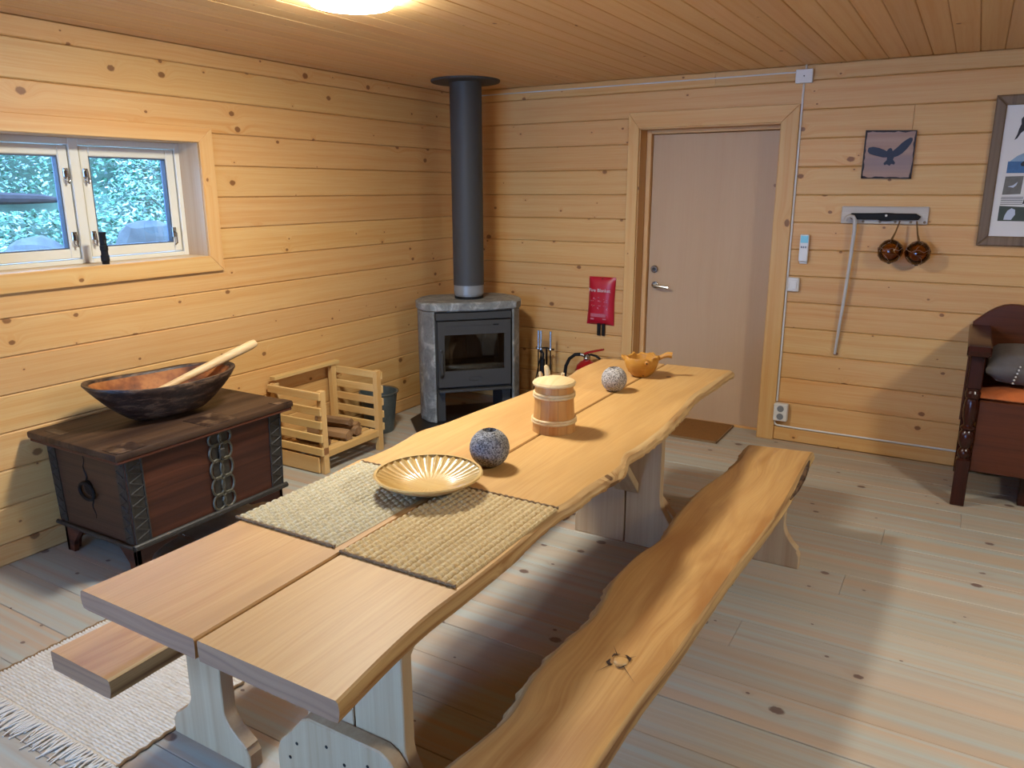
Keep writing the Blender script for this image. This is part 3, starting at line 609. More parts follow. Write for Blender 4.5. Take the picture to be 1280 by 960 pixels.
def slab(inner, outer, y0, y1f, sg, zt, zb, live, n=150, inner_live=None, nz=0.003, seed=0.0, und=0.02):
    """a thick plank along y: inner/outer edge functions of y, live(y) 0..1 = how ragged the outer edge is"""
    b = MB(); rows = []; mis = None
    for i in range(n + 1):
        t = i / n; row = []
        yo = y0 + (y1f(1) - y0) * t; xo, xi = outer(yo), inner(yo)
        lv = live(yo); jg = noise.noise((yo * 9, seed, 0)) * 0.6 + noise.noise((yo * 31, seed, 4)) * 0.4
        jg2 = noise.noise((yo * 14, seed, 8)); jg3 = noise.noise((yo * 40, seed, 12))
        il = 0.0 if inner_live is None else inner_live(yo)
        ij = noise.noise((yo * 11, seed + 3, 0)); ij2 = noise.noise((yo * 26, seed + 5, 2))
        P = [(xi + sg * (0.002 + il * (-0.010 + 0.012 * ij)), zb), (xi + sg * il * (-0.022 + 0.02 * ij2), (zb + zt) / 2 - 0.006), (xi + sg * il * 0.0, zt - 0.004), (xi + sg * (0.003 + il * 0.008), zt)]
        for k in range(1, 7): P.append((xi + (xo - xi) * k / 7, zt))
        x = xo + sg * nz * jg * lv
        P += [(x - sg * (0.006 + 0.012 * lv), zt), (x - sg * 0.001, zt - 0.004 - 0.004 * lv * (1 + jg)), (x + sg * (0.002 + lv * (0.006 + 0.008 * jg2)), zt - 0.020 - 0.006 * lv * jg), (x + sg * lv * (0.004 + 0.009 * jg3), zt - 0.034), (x - sg * (0.003 + lv * und * (1 + jg2)), zb + 0.002), (x - sg * (0.02 + 0.03 * lv), zb)]
        rows.append([b.bm.verts.new((p[0], y0 + (y1f((p[0] - xi) / (xo - xi)) - y0) * t, p[1])) for p in P])
    m = len(rows[0])
    for i in range(n):
        for k in range(m):
            q = (k + 1) % m; f = b.bm.faces.new((rows[i][k], rows[i][q], rows[i + 1][q], rows[i + 1][k]))
            f.material_index = 1 if (10 <= k <= 13 or (inner_live is not None and k in (0, 1, 2))) else 0
    e1 = b.bm.faces.new(rows[0][::-1]); e2 = b.bm.faces.new(rows[-1]); e1.material_index = e2.material_index = 2
    bmesh.ops.recalc_face_normals(b.bm, faces=b.bm.faces[:])
    return b
table = thing('dining_table', 'long two plank oak table with live edges in the middle of the room', 'table', (2.25, -2.77, 0))
gap = 0.0045
slab(lambda y: interp(SLIT, y) - gap, lambda y: interp(L_EDGE, y), -4.18, lambda s_: -1.362 - 0.04 * s_, -1, TT, TB, lambda y: 0.75 if y > -3.2 else 0.1, seed=1).out('table_plank', ['table', 'edge', 'endgrain'], table, smooth=27)
slab(lambda y: interp(SLIT, y) + gap, lambda y: interp(R_EDGE, y), -4.18, lambda s_: -1.362 + 0.02 * s_, 1, TT, TB, lambda y: 1.0 if y > -3.3 else max(0.0, 1.0 + (y + 3.3) * 5), seed=2).out('table_plank', ['table', 'edge', 'endgrain'], table, smooth=27)
MB().box(2.205, 2.28, -4.17, -1.38, TT - 0.018, TT - 0.012).out('slit_shade_strip', 'black_matt', table)  # black strip added under the slit so the gap reads as shade
def leg_outline(cx, half, flare, zf, ztop, left=True, right=True):
    """half outline of a trestle board: straight neck, concave sweep, upright foot"""
    def side(s_, on):
        if not on: return [(cx + s_ * half, 0), (cx + s_ * half, ztop)]
        pts = [(cx + s_ * flare, 0), (cx + s_ * flare, zf * 0.42), (cx + s_ * (flare - 0.012), zf * 0.56)]
        for i in range(8):
            a = i / 7; pts.append((cx + s_ * (half + (flare - half) * 0.88 * (1 - a) ** 1.8), zf * (0.62 + 0.75 * a)))
        return pts + [(cx + s_ * half, ztop)]
    return side(-1, left)[::-1] + side(1, right) if False else side(1, right) + side(-1, left)[::-1]
def half_board(cx, sgn, half, flare, zf, ztop, inner):
    full = leg_outline(cx, half, flare, zf, ztop)
    pts = full[:len(full) // 2] if sgn > 0 else full[len(full) // 2:]
    if sgn > 0: return pts + [(cx + inner, ztop), (cx + inner, 0)]
    return [(cx - inner, 0), (cx - inner, ztop)] + pts
for yf, sgn in ((-3.75, 1), (-1.915, -1)):
    y0, y1 = (yf, yf + 0.042)
    for s_ in (-1, 1): MB().prism(half_board(2.262, s_, 0.165, 0.255, 0.18, TB, 0.003), 'Y', y0, y1, 0.003).out('trestle_board', 'trestle', table)
    fy0, fy1 = (y0 - 0.045, y0) if sgn > 0 else (y1, y1 + 0.045)
    ft = [(-0.25, 0.0), (-0.25, 0.105), (-0.236, 0.14), (-0.20, 0.175), (-0.15, 0.235), (-0.12, 0.25), (0.12, 0.25), (0.15, 0.235), (0.20, 0.175), (0.236, 0.14), (0.25, 0.105), (0.25, 0.0)]
    fo = MB().prism([(2.262 + a, c) for a, c in ft], 'Y', fy0, fy1, 0.004).out('foot_board', 'trestle', table)
    if sgn > 0:
        for a, c in ((-0.17, 0.155), (-0.20, 0.10), (-0.06, 0.19), (0.0, 0.16), (0.08, 0.19), (0.15, 0.16)):
            MB().prism([(2.262 + a + 0.005 * cos(t), c + 0.005 * sin(t)) for t in [i * pi / 4 for i in range(8)]], 'Y', fy0 - 0.001, fy0 + 0.002).out('screw', 'black', fo)
    ym = y1 if sgn > 0 else y0
    br = [(ym, 0.255), (ym, 0.305), (ym + sgn * 0.385, TB), (ym + sgn * 0.435, TB)]
    MB().prism(br, 'X', 2.205, 2.325, 0.003).out('brace', 'trestle', table)
    box('batten', 'trestle', table, 2.02, 2.51, min(ym, ym + sgn * 0.05), max(ym, ym + sgn * 0.05), TB - 0.05, TB - 0.001, bev=0.003)

# ------------------------------------------------------------------ benches
BT = 0.44
BL = [(-4.45, 2.70), (-3.921, 2.685), (-3.827, 2.70), (-3.713, 2.712), (-3.572, 2.691), (-3.416, 2.688), (-3.249, 2.703), (-3.129, 2.692), (-3.002, 2.671), (-2.812, 2.675), (-2.657, 2.70), (-2.433, 2.684), (-2.132, 2.683), (-1.939, 2.708), (-1.725, 2.722), (-1.6, 2.715), (-1.5, 2.709)]
BR = [(-4.45, 2.952), (-3.721, 2.958), (-3.538, 2.959), (-3.292, 2.970), (-3.083, 2.972), (-2.731, 2.981), (-2.37, 3.0), (-2.116, 3.006), (-1.772, 2.999), (-1.481, 2.994)]
def bench_legs(parent, cx, ys, left=True):
    for y in ys: MB().prism(leg_outline(cx, 0.10, 0.172, 0.14, BT - 0.058), 'Y', y, y + 0.045, 0.003).out('leg', 'trestle', parent)
bench = thing('bench', 'long oak bench with live edges and a big knot right of the table', 'bench', (2.84, -2.95, 0), group='oak benches')
sb = slab(lambda y: interp(BL, y), lambda y: interp(BR, y), -4.45, lambda s_: -1.525 + 0.04 * s_, 1, BT, BT - 0.058, lambda y: 0.6 if -2.3 < y < -1.5 else 0.25, n=150, inner_live=lambda y: 1.0, seed=5)
# bowl the seat a little around the knot
kn = Vector((2.853, -3.409))
for v in sb.bm.verts:
    if v.co.z > BT - 0.001:
        v.co.z += 0.0035 * noise.noise((v.co.x * 6, v.co.y * 3, 2.0))
MB().tube([(2.994, -1.60, 0.434), (3.000, -1.70, 0.428), (3.004, -1.82, 0.424), (3.007, -1.95, 0.422), (3.009, -2.08, 0.430)], [0.003, 0.010, 0.013, 0.010, 0.003], 8).out('bark_strip', 'trough_out', bench)
seat = sb.out('seat', ['bench', 'bark', 'endgrain'], bench, smooth=40)
kb = MB()
kb.lathe([(0.0, 0.004), (0.012, 0.005), (0.019, 0.003), (0.021, -0.004)], (kn.x + 0.003, kn.y, BT), 18, fn=lambda r, z, a: (r * (1 + 0.18 * noise.noise((cos(a) * 2, sin(a) * 2, 1))), z))
for t0, t1, wd in ((0.2, 1.5, 0.007), (1.9, 3.0, 0.004), (3.3, 4.4, 0.008), (4.7, 6.0, 0.005)):
    pts_i, pts_o = [], []
    for q in range(9):
        t = t0 + (t1 - t0) * q / 8; r_ = 0.0225 + 0.004 * noise.noise((cos(t) * 2, sin(t) * 2, 3)); w_ = wd * sin(pi * q / 8) * (1 + 0.8 * noise.noise((t * 5, 1, 1)))
        pts_i.append((kn.x + r_ * cos(t), kn.y + r_ * sin(t) * 1.15, BT + 0.0036)); pts_o.append((kn.x + (r_ + w_ + 0.0008) * cos(t), kn.y + (r_ + w_ + 0.0008) * sin(t) * 1.15, BT + 0.0036))
    kb.poly(pts_i + pts_o, [(q, q + 1, 10 + q, 9 + q) for q in range(8)], mi=1)
for a in (0.9, 2.2, 4.3, 5.5):
    ca, sa = cos(a), sin(a); n_ = Vector((-sa, ca, 0)) * 0.0014; p = Vector((kn.x, kn.y, BT + 0.0036))
    kb.poly([p + Vector((ca, sa, 0)) * 0.024 - n_, p + Vector((ca, sa, 0)) * 0.024 + n_, p + Vector((ca, sa, 0)) * (0.045 + 0.01 * a)], [(0, 1, 2)], mi=1)
kb.out('knot', ['bench', 'trough_out'], seat, smooth=60)
bench_legs(bench, 2.845, (-1.79, -3.78))
bench2 = thing('bench', 'oak bench left of the table with only its near end showing', 'bench', (1.70, -2.9, 0), group='oak benches')
slab(lambda y: 1.555 + 0.008 * sin(y * 3), lambda y: 1.815 + 0.012 * sin(y * 2.3 + 0.6), -4.11, lambda s_: -1.6, 1, BT, BT - 0.055, lambda y: 0.15, n=80, seed=11, und=0.01).out('seat', ['bench', 'bark', 'endgrain'], bench2, smooth=40)
for y in (-3.812, -1.85):
    MB().prism(leg_outline(1.748, 0.072, 0.166, 0.115, BT - 0.055), 'Y', y, y + 0.045, 0.003).out('leg', 'trestle', bench2)

# ------------------------------------------------------------------ on the table
def woven(name, mat, x0, x1, y0, y1, label):
    t = thing(name, label, 'placemat', ((x0 + x1) / 2, (y0 + y1) / 2, TT), group='woven placemats')
    b = MB(); px, py = 0.0195, 0.023; nx, ny = int((x1 - x0) / 0.0022), int((y1 - y0) / 0.0022)
    def fn(a, c):
        x = x0 + (x1 - x0) * a; y = y0 + (y1 - y0) * c
        i = (x - x0) / px; k = (y - y0) / py + 0.5 * (int(i) % 2)
        h = abs(sin(pi * i)) ** 0.6 * (0.45 + 0.55 * abs(sin(pi * k + 0.9 * (i % 1.0 - 0.5))) ** 0.7)
        ed = min(1.0, min(a, 1 - a, c, 1 - c) * 60)
        return (x + 0.0012 * noise.noise((y * 30, x * 30, 0)), y + 0.002 * noise.noise((x * 12, 3, y * 3)), TT + 0.001 + 0.0085 * h * ed)
    b.grid(fn, nx, ny); b.out('weave', mat, t, smooth=80, kind='stuff')
    for p, q in (((x0, y0), (x1, y0)), ((x0, y1), (x1, y1))):
        n = 60; MB().tube([(p[0] + (q[0] - p[0]) * i / n, p[1] + 0.0015 * sin(i * 2.1), TT + 0.0045) for i in range(n + 1)], [0.0036 + 0.0012 * sin(i * 1.7) for i in range(n + 1)], 6).out('hem', 'hem', t)
woven('placemat', 'jute2', 1.870, 2.226, -3.742, -3.238, 'pale woven jute placemat on the left table plank')
woven('placemat', 'jute', 2.254, 2.597, -3.755, -3.255, 'golden woven jute placemat on the right table plank by the bench')

pl = MB()
def flute(r, z, a):
    t = min(1.0, max(0.0, (r - 0.045) / 0.09)); fl = abs(sin(a * 17)) ** 0.8
    return (r + 0.004 * t * fl, z + (-0.0055 * fl * t if z > 0.004 else 0))
prof_in = [(0.0, 0.012), (0.02, 0.012), (0.045, 0.0135), (0.065, 0.017), (0.085, 0.0225), (0.105, 0.030), (0.125, 0.039), (0.142, 0.047), (0.150, 0.050)]
pl.lathe(prof_in, (0, 0, 0), 204, fn=flute)
pl.lathe([(0.150, 0.050), (0.157, 0.0505), (0.160, 0.047), (0.150, 0.038), (0.120, 0.022), (0.085, 0.006), (0.07, 0.0), (0.0, 0.0)], (0, 0, 0), 72)
pt = tag(pl.out('wooden_plate', 'plate', smooth=45), 'round fluted wooden plate on the two jute placemats', 'plate'); pt.location = (2.205, -3.325, TT + 0.009 + 0.026)

def stone_ball(x, y, r, mat, label):
    b = MB(); n = 22; pr = [(r * 0.30, -r * 0.96)]
    pr = [(0, -r * 0.955)] + [(r * cos(t), r * sin(t)) for t in [radians(-73 + 138 * i / n) for i in range(n + 1)]]
    pr += [(r * 0.36, r * 0.93), (r * 0.34, r * 0.80), (r * 0.33, r * 0.55), (0, r * 0.55)]
    b.lathe(pr, (0, 0, r * 0.955), 40)
    for v in b.bm.verts: v.co += Vector((v.co.x, v.co.y, 0)) * 0.02 * noise.noise(v.co * 60)
    o = tag(b.out('stone_candle_holder', mat, smooth=50, origin=False), label, 'candle holder', 'round stone candle holders'); o.location = (x, y, TT)
    return o
stone_ball(2.247, -3.055, 0.064, 'granite', 'round grey stone candle holder just behind the fluted plate')
stone_ball(2.218, -1.985, 0.056, 'granite2', 'round pale speckled stone candle holder before the burl bowl')

tk = thing('tankard', 'lidded wooden tankard with hoops standing on the table slit', 'tankard', (2.247, -2.61, TT))
body = MB().lathe([(0, 0.006), (0.066, 0.006), (0.060, 0.165), (0, 0.165)], (0, 0, 0), 24).out('barrel', 'stave', tk, False)
NS = 14
for i in range(NS):
    a0, a1 = 2 * pi * i / NS + 0.006, 2 * pi * (i + 1) / NS - 0.006
    s = MB(); vs = []
    for z, ro, ri in ((0.0, 0.080, 0.064), (0.085, 0.0735, 0.06), (0.172, 0.0695, 0.058)):
        for j in range(4):
            a = a0 + (a1 - a0) * j / 3; vs.append((ro * cos(a), ro * sin(a), z))
        for a in (a1, a0): vs.append((ri * cos(a), ri * sin(a), z))
    fs = [tuple(range(6))[::-1], tuple(range(12, 18))]
    for l_ in (0, 6): fs += [(l_ + j, l_ + (j + 1) % 6, l_ + 6 + (j + 1) % 6, l_ + 6 + j) for j in range(6)]
    s.poly(vs, fs); bmesh.ops.recalc_face_normals(s.bm, faces=s.bm.faces[:]); s.out('stave', 'stave', tk, False, smooth=30)
for z, r in ((0.038, 0.0795), (0.047, 0.0785), (0.132, 0.0735), (0.142, 0.073)):
    MB().tube([(r * cos(t), r * sin(t), z) for t in [2 * pi * i / 36 for i in range(36)]], 0.0052, 8, closed=True).out('hoop', 'pale', tk, False)
lid = MB().lathe([(0, 0.172), (0.078, 0.173), (0.0795, 0.179), (0.074, 0.186), (0.045, 0.196), (0.02, 0.201), (0, 0.202)], (0, 0, 0), 40).out('lid', 'pale', tk, False)
MB().tube([(-0.034, 0.012, 0.196), (-0.036, 0.013, 0.212), (-0.041, 0.015, 0.226), (-0.046, 0.016, 0.234)], [0.011, 0.011, 0.009, 0.005], 10).out('thumb_lift', 'pale', lid, frame=tk)
MB().tube([(-0.058, 0.006, 0.186), (-0.06, 0.006, 0.20), (-0.064, 0.006, 0.21)], [0.008, 0.008, 0.005], 8).out('lid_pin', 'pale', lid, frame=tk)
MB().tube([(0.012, 0.04, 0.194), (0.014, 0.041, 0.207)], [0.008, 0.006], 8).out('lid_pin', 'pale', lid, frame=tk)
MB().tube([(-0.058, 0.04, 0.165), (-0.088, 0.062, 0.17), (-0.108, 0.076, 0.14), (-0.108, 0.076, 0.09), (-0.092, 0.064, 0.05), (-0.062, 0.043, 0.04)], [0.010, 0.012, 0.013, 0.013, 0.012, 0.010], 10).out('handle', 'stave', tk, False)

bb = MB()
def burl(r, z, a):
    w = 1 + 0.10 * noise.noise((cos(a) * 1.6, sin(a) * 1.6, z * 12)) + 0.05 * noise.noise((cos(a) * 5, sin(a) * 5, z * 30))
    return (r * w, z + (0.014 * noise.noise((cos(a) * 2.2, sin(a) * 2.2, 3)) + 0.006 * noise.noise((cos(a) * 6, sin(a) * 6, 5))) * max(0, (z - 0.03) / 0.06))
bb.lathe([(0.0, 0.004), (0.034, 0.0), (0.046, 0.008), (0.062, 0.026), (0.074, 0.050), (0.079, 0.072), (0.081, 0.092), (0.078, 0.097), (0.072, 0.093), (0.068, 0.07), (0.058, 0.04), (0.035, 0.018), (0, 0.014)], (0, 0, 0), 56, fn=burl)
bo = thing('burl_bowl', 'small amber burl bowl with a stub handle at the far end of the table', 'bowl', (2.222, -1.665, TT))
bb.out('bowl', 'burl', bo, False, smooth=40)
MB().tube([(0.066, 0.03, 0.084), (0.088, 0.04, 0.098), (0.108, 0.047, 0.106), (0.128, 0.053, 0.104)], [0.010, 0.010, 0.014, 0.015], 10).out('handle', 'burl', bo, False)
MB().ball((0.048, -0.064, 0.078), 0.012, 12, 8, sc=(1, 0.7, 1)).ball((0.051, -0.0715, 0.079), 0.004, 8, 6, mi=1).out('knob', ['burl', 'black'], bo, False)
MB().tube([(-0.07, -0.03, 0.082), (-0.083, -0.034, 0.092), (-0.090, -0.036, 0.1)], [0.012, 0.009, 0.004], 8).out('lug', 'burl', bo, False)

# ------------------------------------------------------------------ chest with dough trough
CT = 0.58
ch = thing('wooden_chest', 'dark brown iron bound wooden chest by the left wall', 'chest', (0.34, -2.865, 0))
bx0, bx1, by0, by1, bz0, bz1 = 0.065, 0.625, -3.285, -2.44, 0.135, 0.548
def taper(b):
    for v in b.bm.verts:
        k = (bz1 - v.co.z) / bz1; v.co.y += (-2.86 - v.co.y) * 0.035 * k; v.co.x += (0.34 - v.co.x) * 0.03 * k
    return b
taper(MB().box(bx1 - 0.022, bx1, by0, by1, bz0, bz1, 0.003)).out('front_panel', 'dark', ch)
taper(MB().box(bx0, bx0 + 0.022, by0, by1, bz0, bz1, 0.003)).out('back_panel', 'dark', ch)
e1 = taper(MB().box(bx0 + 0.022, bx1 - 0.022, by0 + 0.002, by0 + 0.024, bz0, bz1, 0.002)).out('end_panel', 'dark_x', ch)
taper(MB().box(bx0 + 0.022, bx1 - 0.022, by1 - 0.024, by1 - 0.002, bz0, bz1, 0.002)).out('end_panel', 'dark_x', ch)
box('bottom_board', 'dark_lid', ch, bx0 + 0.03, bx1 - 0.03, by0 + 0.03, by1 - 0.03, bz0 + 0.005, bz0 + 0.025)
lidc = MB().box(0.03, 0.672, -3.342, -2.392, 0.548, CT, 0.009, seg=2).out('lid', 'dark_lid', ch)
lm_ = MB().box(0.655, 0.667, -3.335, -2.40, 0.534, 0.549, 0.004).box(0.04, 0.66, -3.335, -3.325, 0.534, 0.549, 0.003).out('lid_moulding', 'dark', lidc)
bm_ = MB().tube([(bx1 + 0.002, by0 - 0.002, 0.142), (bx1 + 0.002, by1 + 0.002, 0.142)], 0.014, 10).tube([(bx0, by0, 0.142), (bx1, by0, 0.142)], 0.010, 10).out('base_moulding', 'iron', ch)
for x0, x1 in ((bx0 + 0.02, bx0 + 0.10), (bx1 - 0.10, bx1 - 0.012)):
    for y0, y1, s_ in ((by0 + 0.015, by0 + 0.10, 1), (by1 - 0.10, by1 - 0.015, -1)):
        ye = y0 if s_ > 0 else y1
        prof = [(ye, 0.135), (ye, 0.0), (ye + s_ * 0.05, 0.0), (ye + s_ * 0.058, 0.04), (ye + s_ * 0.08, 0.075), (ye + s_ * 0.13, 0.095), (ye + s_ * 0.2, 0.105), (ye + s_ * 0.21, 0.135)]
        xx0, xx1 = (x1 - 0.022, x1) if x0 > 0.3 else (x0, x0 + 0.022)
        ft = MB().prism(prof, 'X', xx0, xx1, 0.002)
        prof2 = [(x1 if x0 > 0.3 else x0, 0.135), (x1 if x0 > 0.3 else x0, 0.0)]
        s2 = -1 if x0 > 0.3 else 1; xe = x1 if x0 > 0.3 else x0
        prof2 += [(xe + s2 * 0.05, 0.0), (xe + s2 * 0.06, 0.05), (xe + s2 * 0.09, 0.085), (xe + s2 * 0.14, 0.135)]
        ft.prism(prof2, 'Y', min(ye, ye + s_ * 0.022), max(ye, ye + s_ * 0.022), 0.002); ft.out('foot', 'dark', ch)
# iron straps at the corners: pierced zigzag bands
for y in (by0 + 0.042, by1 - 0.042):
    b = MB()
    b.box(bx1 + 0.0, bx1 + 0.003, y - 0.036, y + 0.036, 0.155, 0.53)
    for s_ in (-1, 1): b.box(bx1, bx1 + 0.007, y + s_ * 0.034 - 0.004, y + s_ * 0.034 + 0.004, 0.155, 0.53, 0.001)
    for i in range(7):
        z = 0.172 + i * 0.0515
        b.tube([(bx1 + 0.004, y - 0.03, z), (bx1 + 0.004, y + 0.03, z + 0.026), (bx1 + 0.004, y - 0.03, z + 0.0515)], 0.0045, 6)
    taper(b).out('corner_strap', 'iron', ch)
for x in (bx0 + 0.035, bx1 - 0.03):
    b = MB().box(x - 0.028, x + 0.028, by0 - 0.003, by0 + 0.002, 0.155, 0.53)
    for i in range(7):
        z = 0.172 + i * 0.0515; b.tube([(x - 0.022, by0 - 0.003, z), (x + 0.022, by0 - 0.003, z + 0.026), (x - 0.022, by0 - 0.003, z + 0.0515)], 0.004, 6)
    taper(b).out('corner_strap', 'iron', ch)
# looped lock plate in the middle of the front
yc = -2.815; b = MB(); b2 = MB().box(bx1 - 0.001, bx1 + 0.0025, yc - 0.045, yc + 0.045, 0.16, 0.535)
for i, z in enumerate((0.192, 0.268, 0.352, 0.432, 0.498)):
    rz = (0.038, 0.044, 0.046, 0.042, 0.032)[i]
    for s_ in (-1, 1):
        b.tube([(bx1 + 0.006, yc + s_ * 0.028 + 0.034 * cos(t), z + rz * sin(t)) for t in [2 * pi * k / 20 for k in range(20)]], 0.0062, 6, closed=True)
taper(b2).out('lock_backing', 'iron', ch); lk = taper(b).out('lock_scrolls', 'iron_pale', ch)
b = MB().box(bx1 + 0.008, bx1 + 0.020, yc - 0.016, yc + 0.016, 0.405, 0.45, 0.004).tube([(bx1 + 0.016, yc + 0.010 * cos(t), 0.455 + 0.016 * sin(t)) for t in [pi * k / 8 for k in range(9)]], 0.004, 6)
taper(b).out('hasp', 'iron', ch)
# end handle: ring on a plate with two wriggling iron tongues
xc = 0.345
b = MB().prism([(xc + 0.03 * cos(t), 0.36 + 0.034 * sin(t)) for t in [2 * pi * i / 16 for i in range(16)]], 'Y', by0 - 0.003, by0 + 0.003)
b.tube([(xc + 0.052 * cos(t), by0 - 0.012, 0.345 + 0.038 * sin(t)) for t in [2 * pi * i / 22 for i in range(22)]], 0.0075, 8, closed=True)
for s_ in (-1, 1):
    b.tube([(xc - s_ * 0.012 + 0.008 * sin(i * 1.3), by0 + 0.002, 0.36 + s_ * (0.03 + 0.016 * i)) for i in range(8)], [0.006 - 0.0006 * i for i in range(8)], 6)
taper(b).out('ring_handle', 'black', ch)
for q in ((0.10, 0.22, -3.30, -3.26), (0.56, 0.668, -3.33, -3.20), (0.50, 0.668, -2.90, -2.74), (0.60, 0.668, -2.49, -2.40)):
    MB().box(*q, CT - 0.001, CT + 0.002).out('lid_strap', 'trough_out', ch)

TL, TW, THt = 0.338, 0.20, 0.165
def trough(k, a):
    """k = (radius share, height, thickness side)"""
    sh, z = k
    ca, sa = cos(a), sin(a)
    px = abs(ca) ** 0.92 * (1 if ca > 0 else -1) * TL * sh[0]; py = abs(sa) ** 0.85 * (1 if sa > 0 else -1) * TW * sh[1]
    lift = 0.022 * (abs(px) / TL) ** 2
    return px, py, z + lift * (1 if z > 0.02 else z / 0.02)
tb = MB(); prof = []
for i in range(9):
    t = i / 8; prof.append((((0.42 + 0.58 * t ** 0.75), (0.30 + 0.70 * t ** 0.6)), THt * t ** 1.15))
inn = [((0.995, 0.985), THt + 0.008), ((0.94, 0.90), THt + 0.006), ((0.925, 0.88), THt - 0.004)]
for i in range(7, -1, -1):
    t = i / 8; inn.append((((0.40 + 0.52 * t ** 0.75), (0.26 + 0.60 * t ** 0.6)), 0.022 + (THt - 0.035) * t ** 1.15))
rows = []
for pr in prof + inn: rows.append([tb.bm.verts.new(trough(pr, 2 * pi * j / 64)) for j in range(64)])
for i in range(len(rows) - 1):
    for j in range(64):
        f_ = tb.bm.faces.new((rows[i][j], rows[i][(j + 1) % 64], rows[i + 1][(j + 1) % 64], rows[i + 1][j])); f_.material_index = 0 if i < len(prof) + 2 else 1
tb.bm.faces.new(rows[0][::-1]); f_ = tb.bm.faces.new(rows[-1]); f_.material_index = 1
for v in tb.bm.verts: v.co += Vector((0.006 * noise.noise(v.co * 9), 0.006 * noise.noise(v.co * 9 + Vector((3, 0, 0))), 0.004 * noise.noise(v.co * 7)))
tro = tag(tb.out('dough_trough', ['trough_out', 'trough_in'], smooth=50, origin=False), 'large oval dark wooden dough trough lying on the chest', 'trough')
tro.location = (0.335, -2.865, CT + 0.005); tro.rotation_euler = (0, 0, radians(78))
st = thing('wooden_pestle', 'pale tapered wooden stick leaning in the dough trough', 'stick', (0.33, -2.80, CT + 0.03))
p0, p1 = Vector((0.338, -3.06, 0.664)), Vector((0.42, -2.378, 0.848))
MB().tube([p0 + (p1 - p0) * t for t in (0, 0.02, 0.3, 0.6, 0.8, 0.96, 0.99, 1.0)], [0.008, 0.012, 0.016, 0.020, 0.022, 0.023, 0.019, 0.010], 14).out('shaft', 'stick', st)

# ------------------------------------------------------------------ firewood crate
cr = thing('firewood_rack', 'pale slatted pine firewood rack by the left wall', 'rack', (0.22, -1.70, 0))
CX0, CX1, CY0, CY1, CZ = 0.03, 0.435, -1.985, -1.43, 0.495
for x in (CX0, CX1 - 0.035):
    for y in (CY0 + 0.016, CY1 - 0.056):
        box('post', 'crate_z', cr, x, x + 0.035, y, y + 0.04, 0, CZ if y < -1.7 else CZ + 0.02, bev=0.002)
for k, z in enumerate((0.445, 0.355, 0.275, 0.195, 0.115)):
    box('slat', 'crate', cr, CX0 - 0.005, CX1 + 0.002, CY0, CY0 + 0.016, z, z + 0.045, bev=0.002)
    box('slat', 'crate', cr, CX0 - 0.005, CX1 + 0.002, CY1 - 0.016, CY1, z + 0.012, z + 0.057, bev=0.002)
box('side_board', 'crate', cr, CX0, CX1 - 0.035, CY0 + 0.002, CY0 + 0.016, 0.005, 0.10, bev=0.002)
box('side_board', 'crate', cr, CX0 + 0.035, CX1 - 0.035, CY1 - 0.03, CY1 - 0.016, 0.03, 0.11, bev=0.002)
box('front_rail', 'crate_y', cr, CX1 - 0.033, CX1 - 0.002, CY0 + 0.056, CY1 - 0.056, 0.095, 0.135, bev=0.002)
box('back_rail', 'crate_y', cr, CX0 + 0.002, CX0 + 0.032, CY0 + 0.056, CY1 - 0.056, 0.095, 0.135, bev=0.002)
for i in range(6): box('base_slat', 'crate_y', cr, CX0 + 0.037 + i * 0.056, CX0 + 0.079 + i * 0.056, CY0 + 0.018, CY1 - 0.032, 0.112, 0.128, bev=0.002)
box('top_rail', 'crate_y', cr, CX0, CX0 + 0.045, CY0 + 0.02, CY1 + 0.01, CZ + 0.02, CZ + 0.042, bev=0.002)
def log_(p, q, r, label, sd):
    p, q = Vector(p), Vector(q); d = (q - p).length; b = MB()
    ang = [0.2, 1.3, 2.5, 3.5, 4.4, 5.4]; n = 6; rows = []
    for i in range(n + 1):
        x = -d / 2 + d * i / n
        rows.append([b.bm.verts.new((x, r * (0.9 + 0.3 * noise.noise((k * 1.7, sd, x * 4))) * cos(a), r * (0.75 + 0.25 * noise.noise((k * 2.1, sd + 2, x * 5))) * sin(a))) for k, a in enumerate(ang)])
    for i in range(n):
        for k in range(6): b.bm.faces.new((rows[i][k], rows[i][(k + 1) % 6], rows[i + 1][(k + 1) % 6], rows[i + 1][k]))
    b.bm.faces.new(rows[0][::-1]); b.bm.faces.new(rows[-1]); bmesh.ops.recalc_face_normals(b.bm, faces=b.bm.faces[:])
    o = tag(b.out('firewood_log', 'log', origin=False, smooth=25), label, 'log', 'split logs in the firewood rack')
    o.location = (p + q) / 2; dv = q - p; o.rotation_euler = (0, -math.asin(dv.z / d), math.atan2(dv.y, dv.x))
log_((0.10, -1.74, 0.163), (0.40, -1.72, 0.163), 0.040, 'split log lying foremost across the middle of the firewood rack', 1)
log_((0.11, -1.64, 0.163), (0.385, -1.62, 0.163), 0.042, 'greyish split log behind the foremost log in the rack', 2)
log_((0.12, -1.69, 0.226), (0.37, -1.665, 0.226), 0.032, 'split log lying on top of the two logs in the rack', 3)
log_((0.13, -1.87, 0.152), (0.36, -1.85, 0.152), 0.028, 'thin pale split log nearest the chest in the rack', 4)
log_((0.10, -1.54, 0.158), (0.30, -1.53, 0.158), 0.034, 'split log at the far side of the rack', 5)

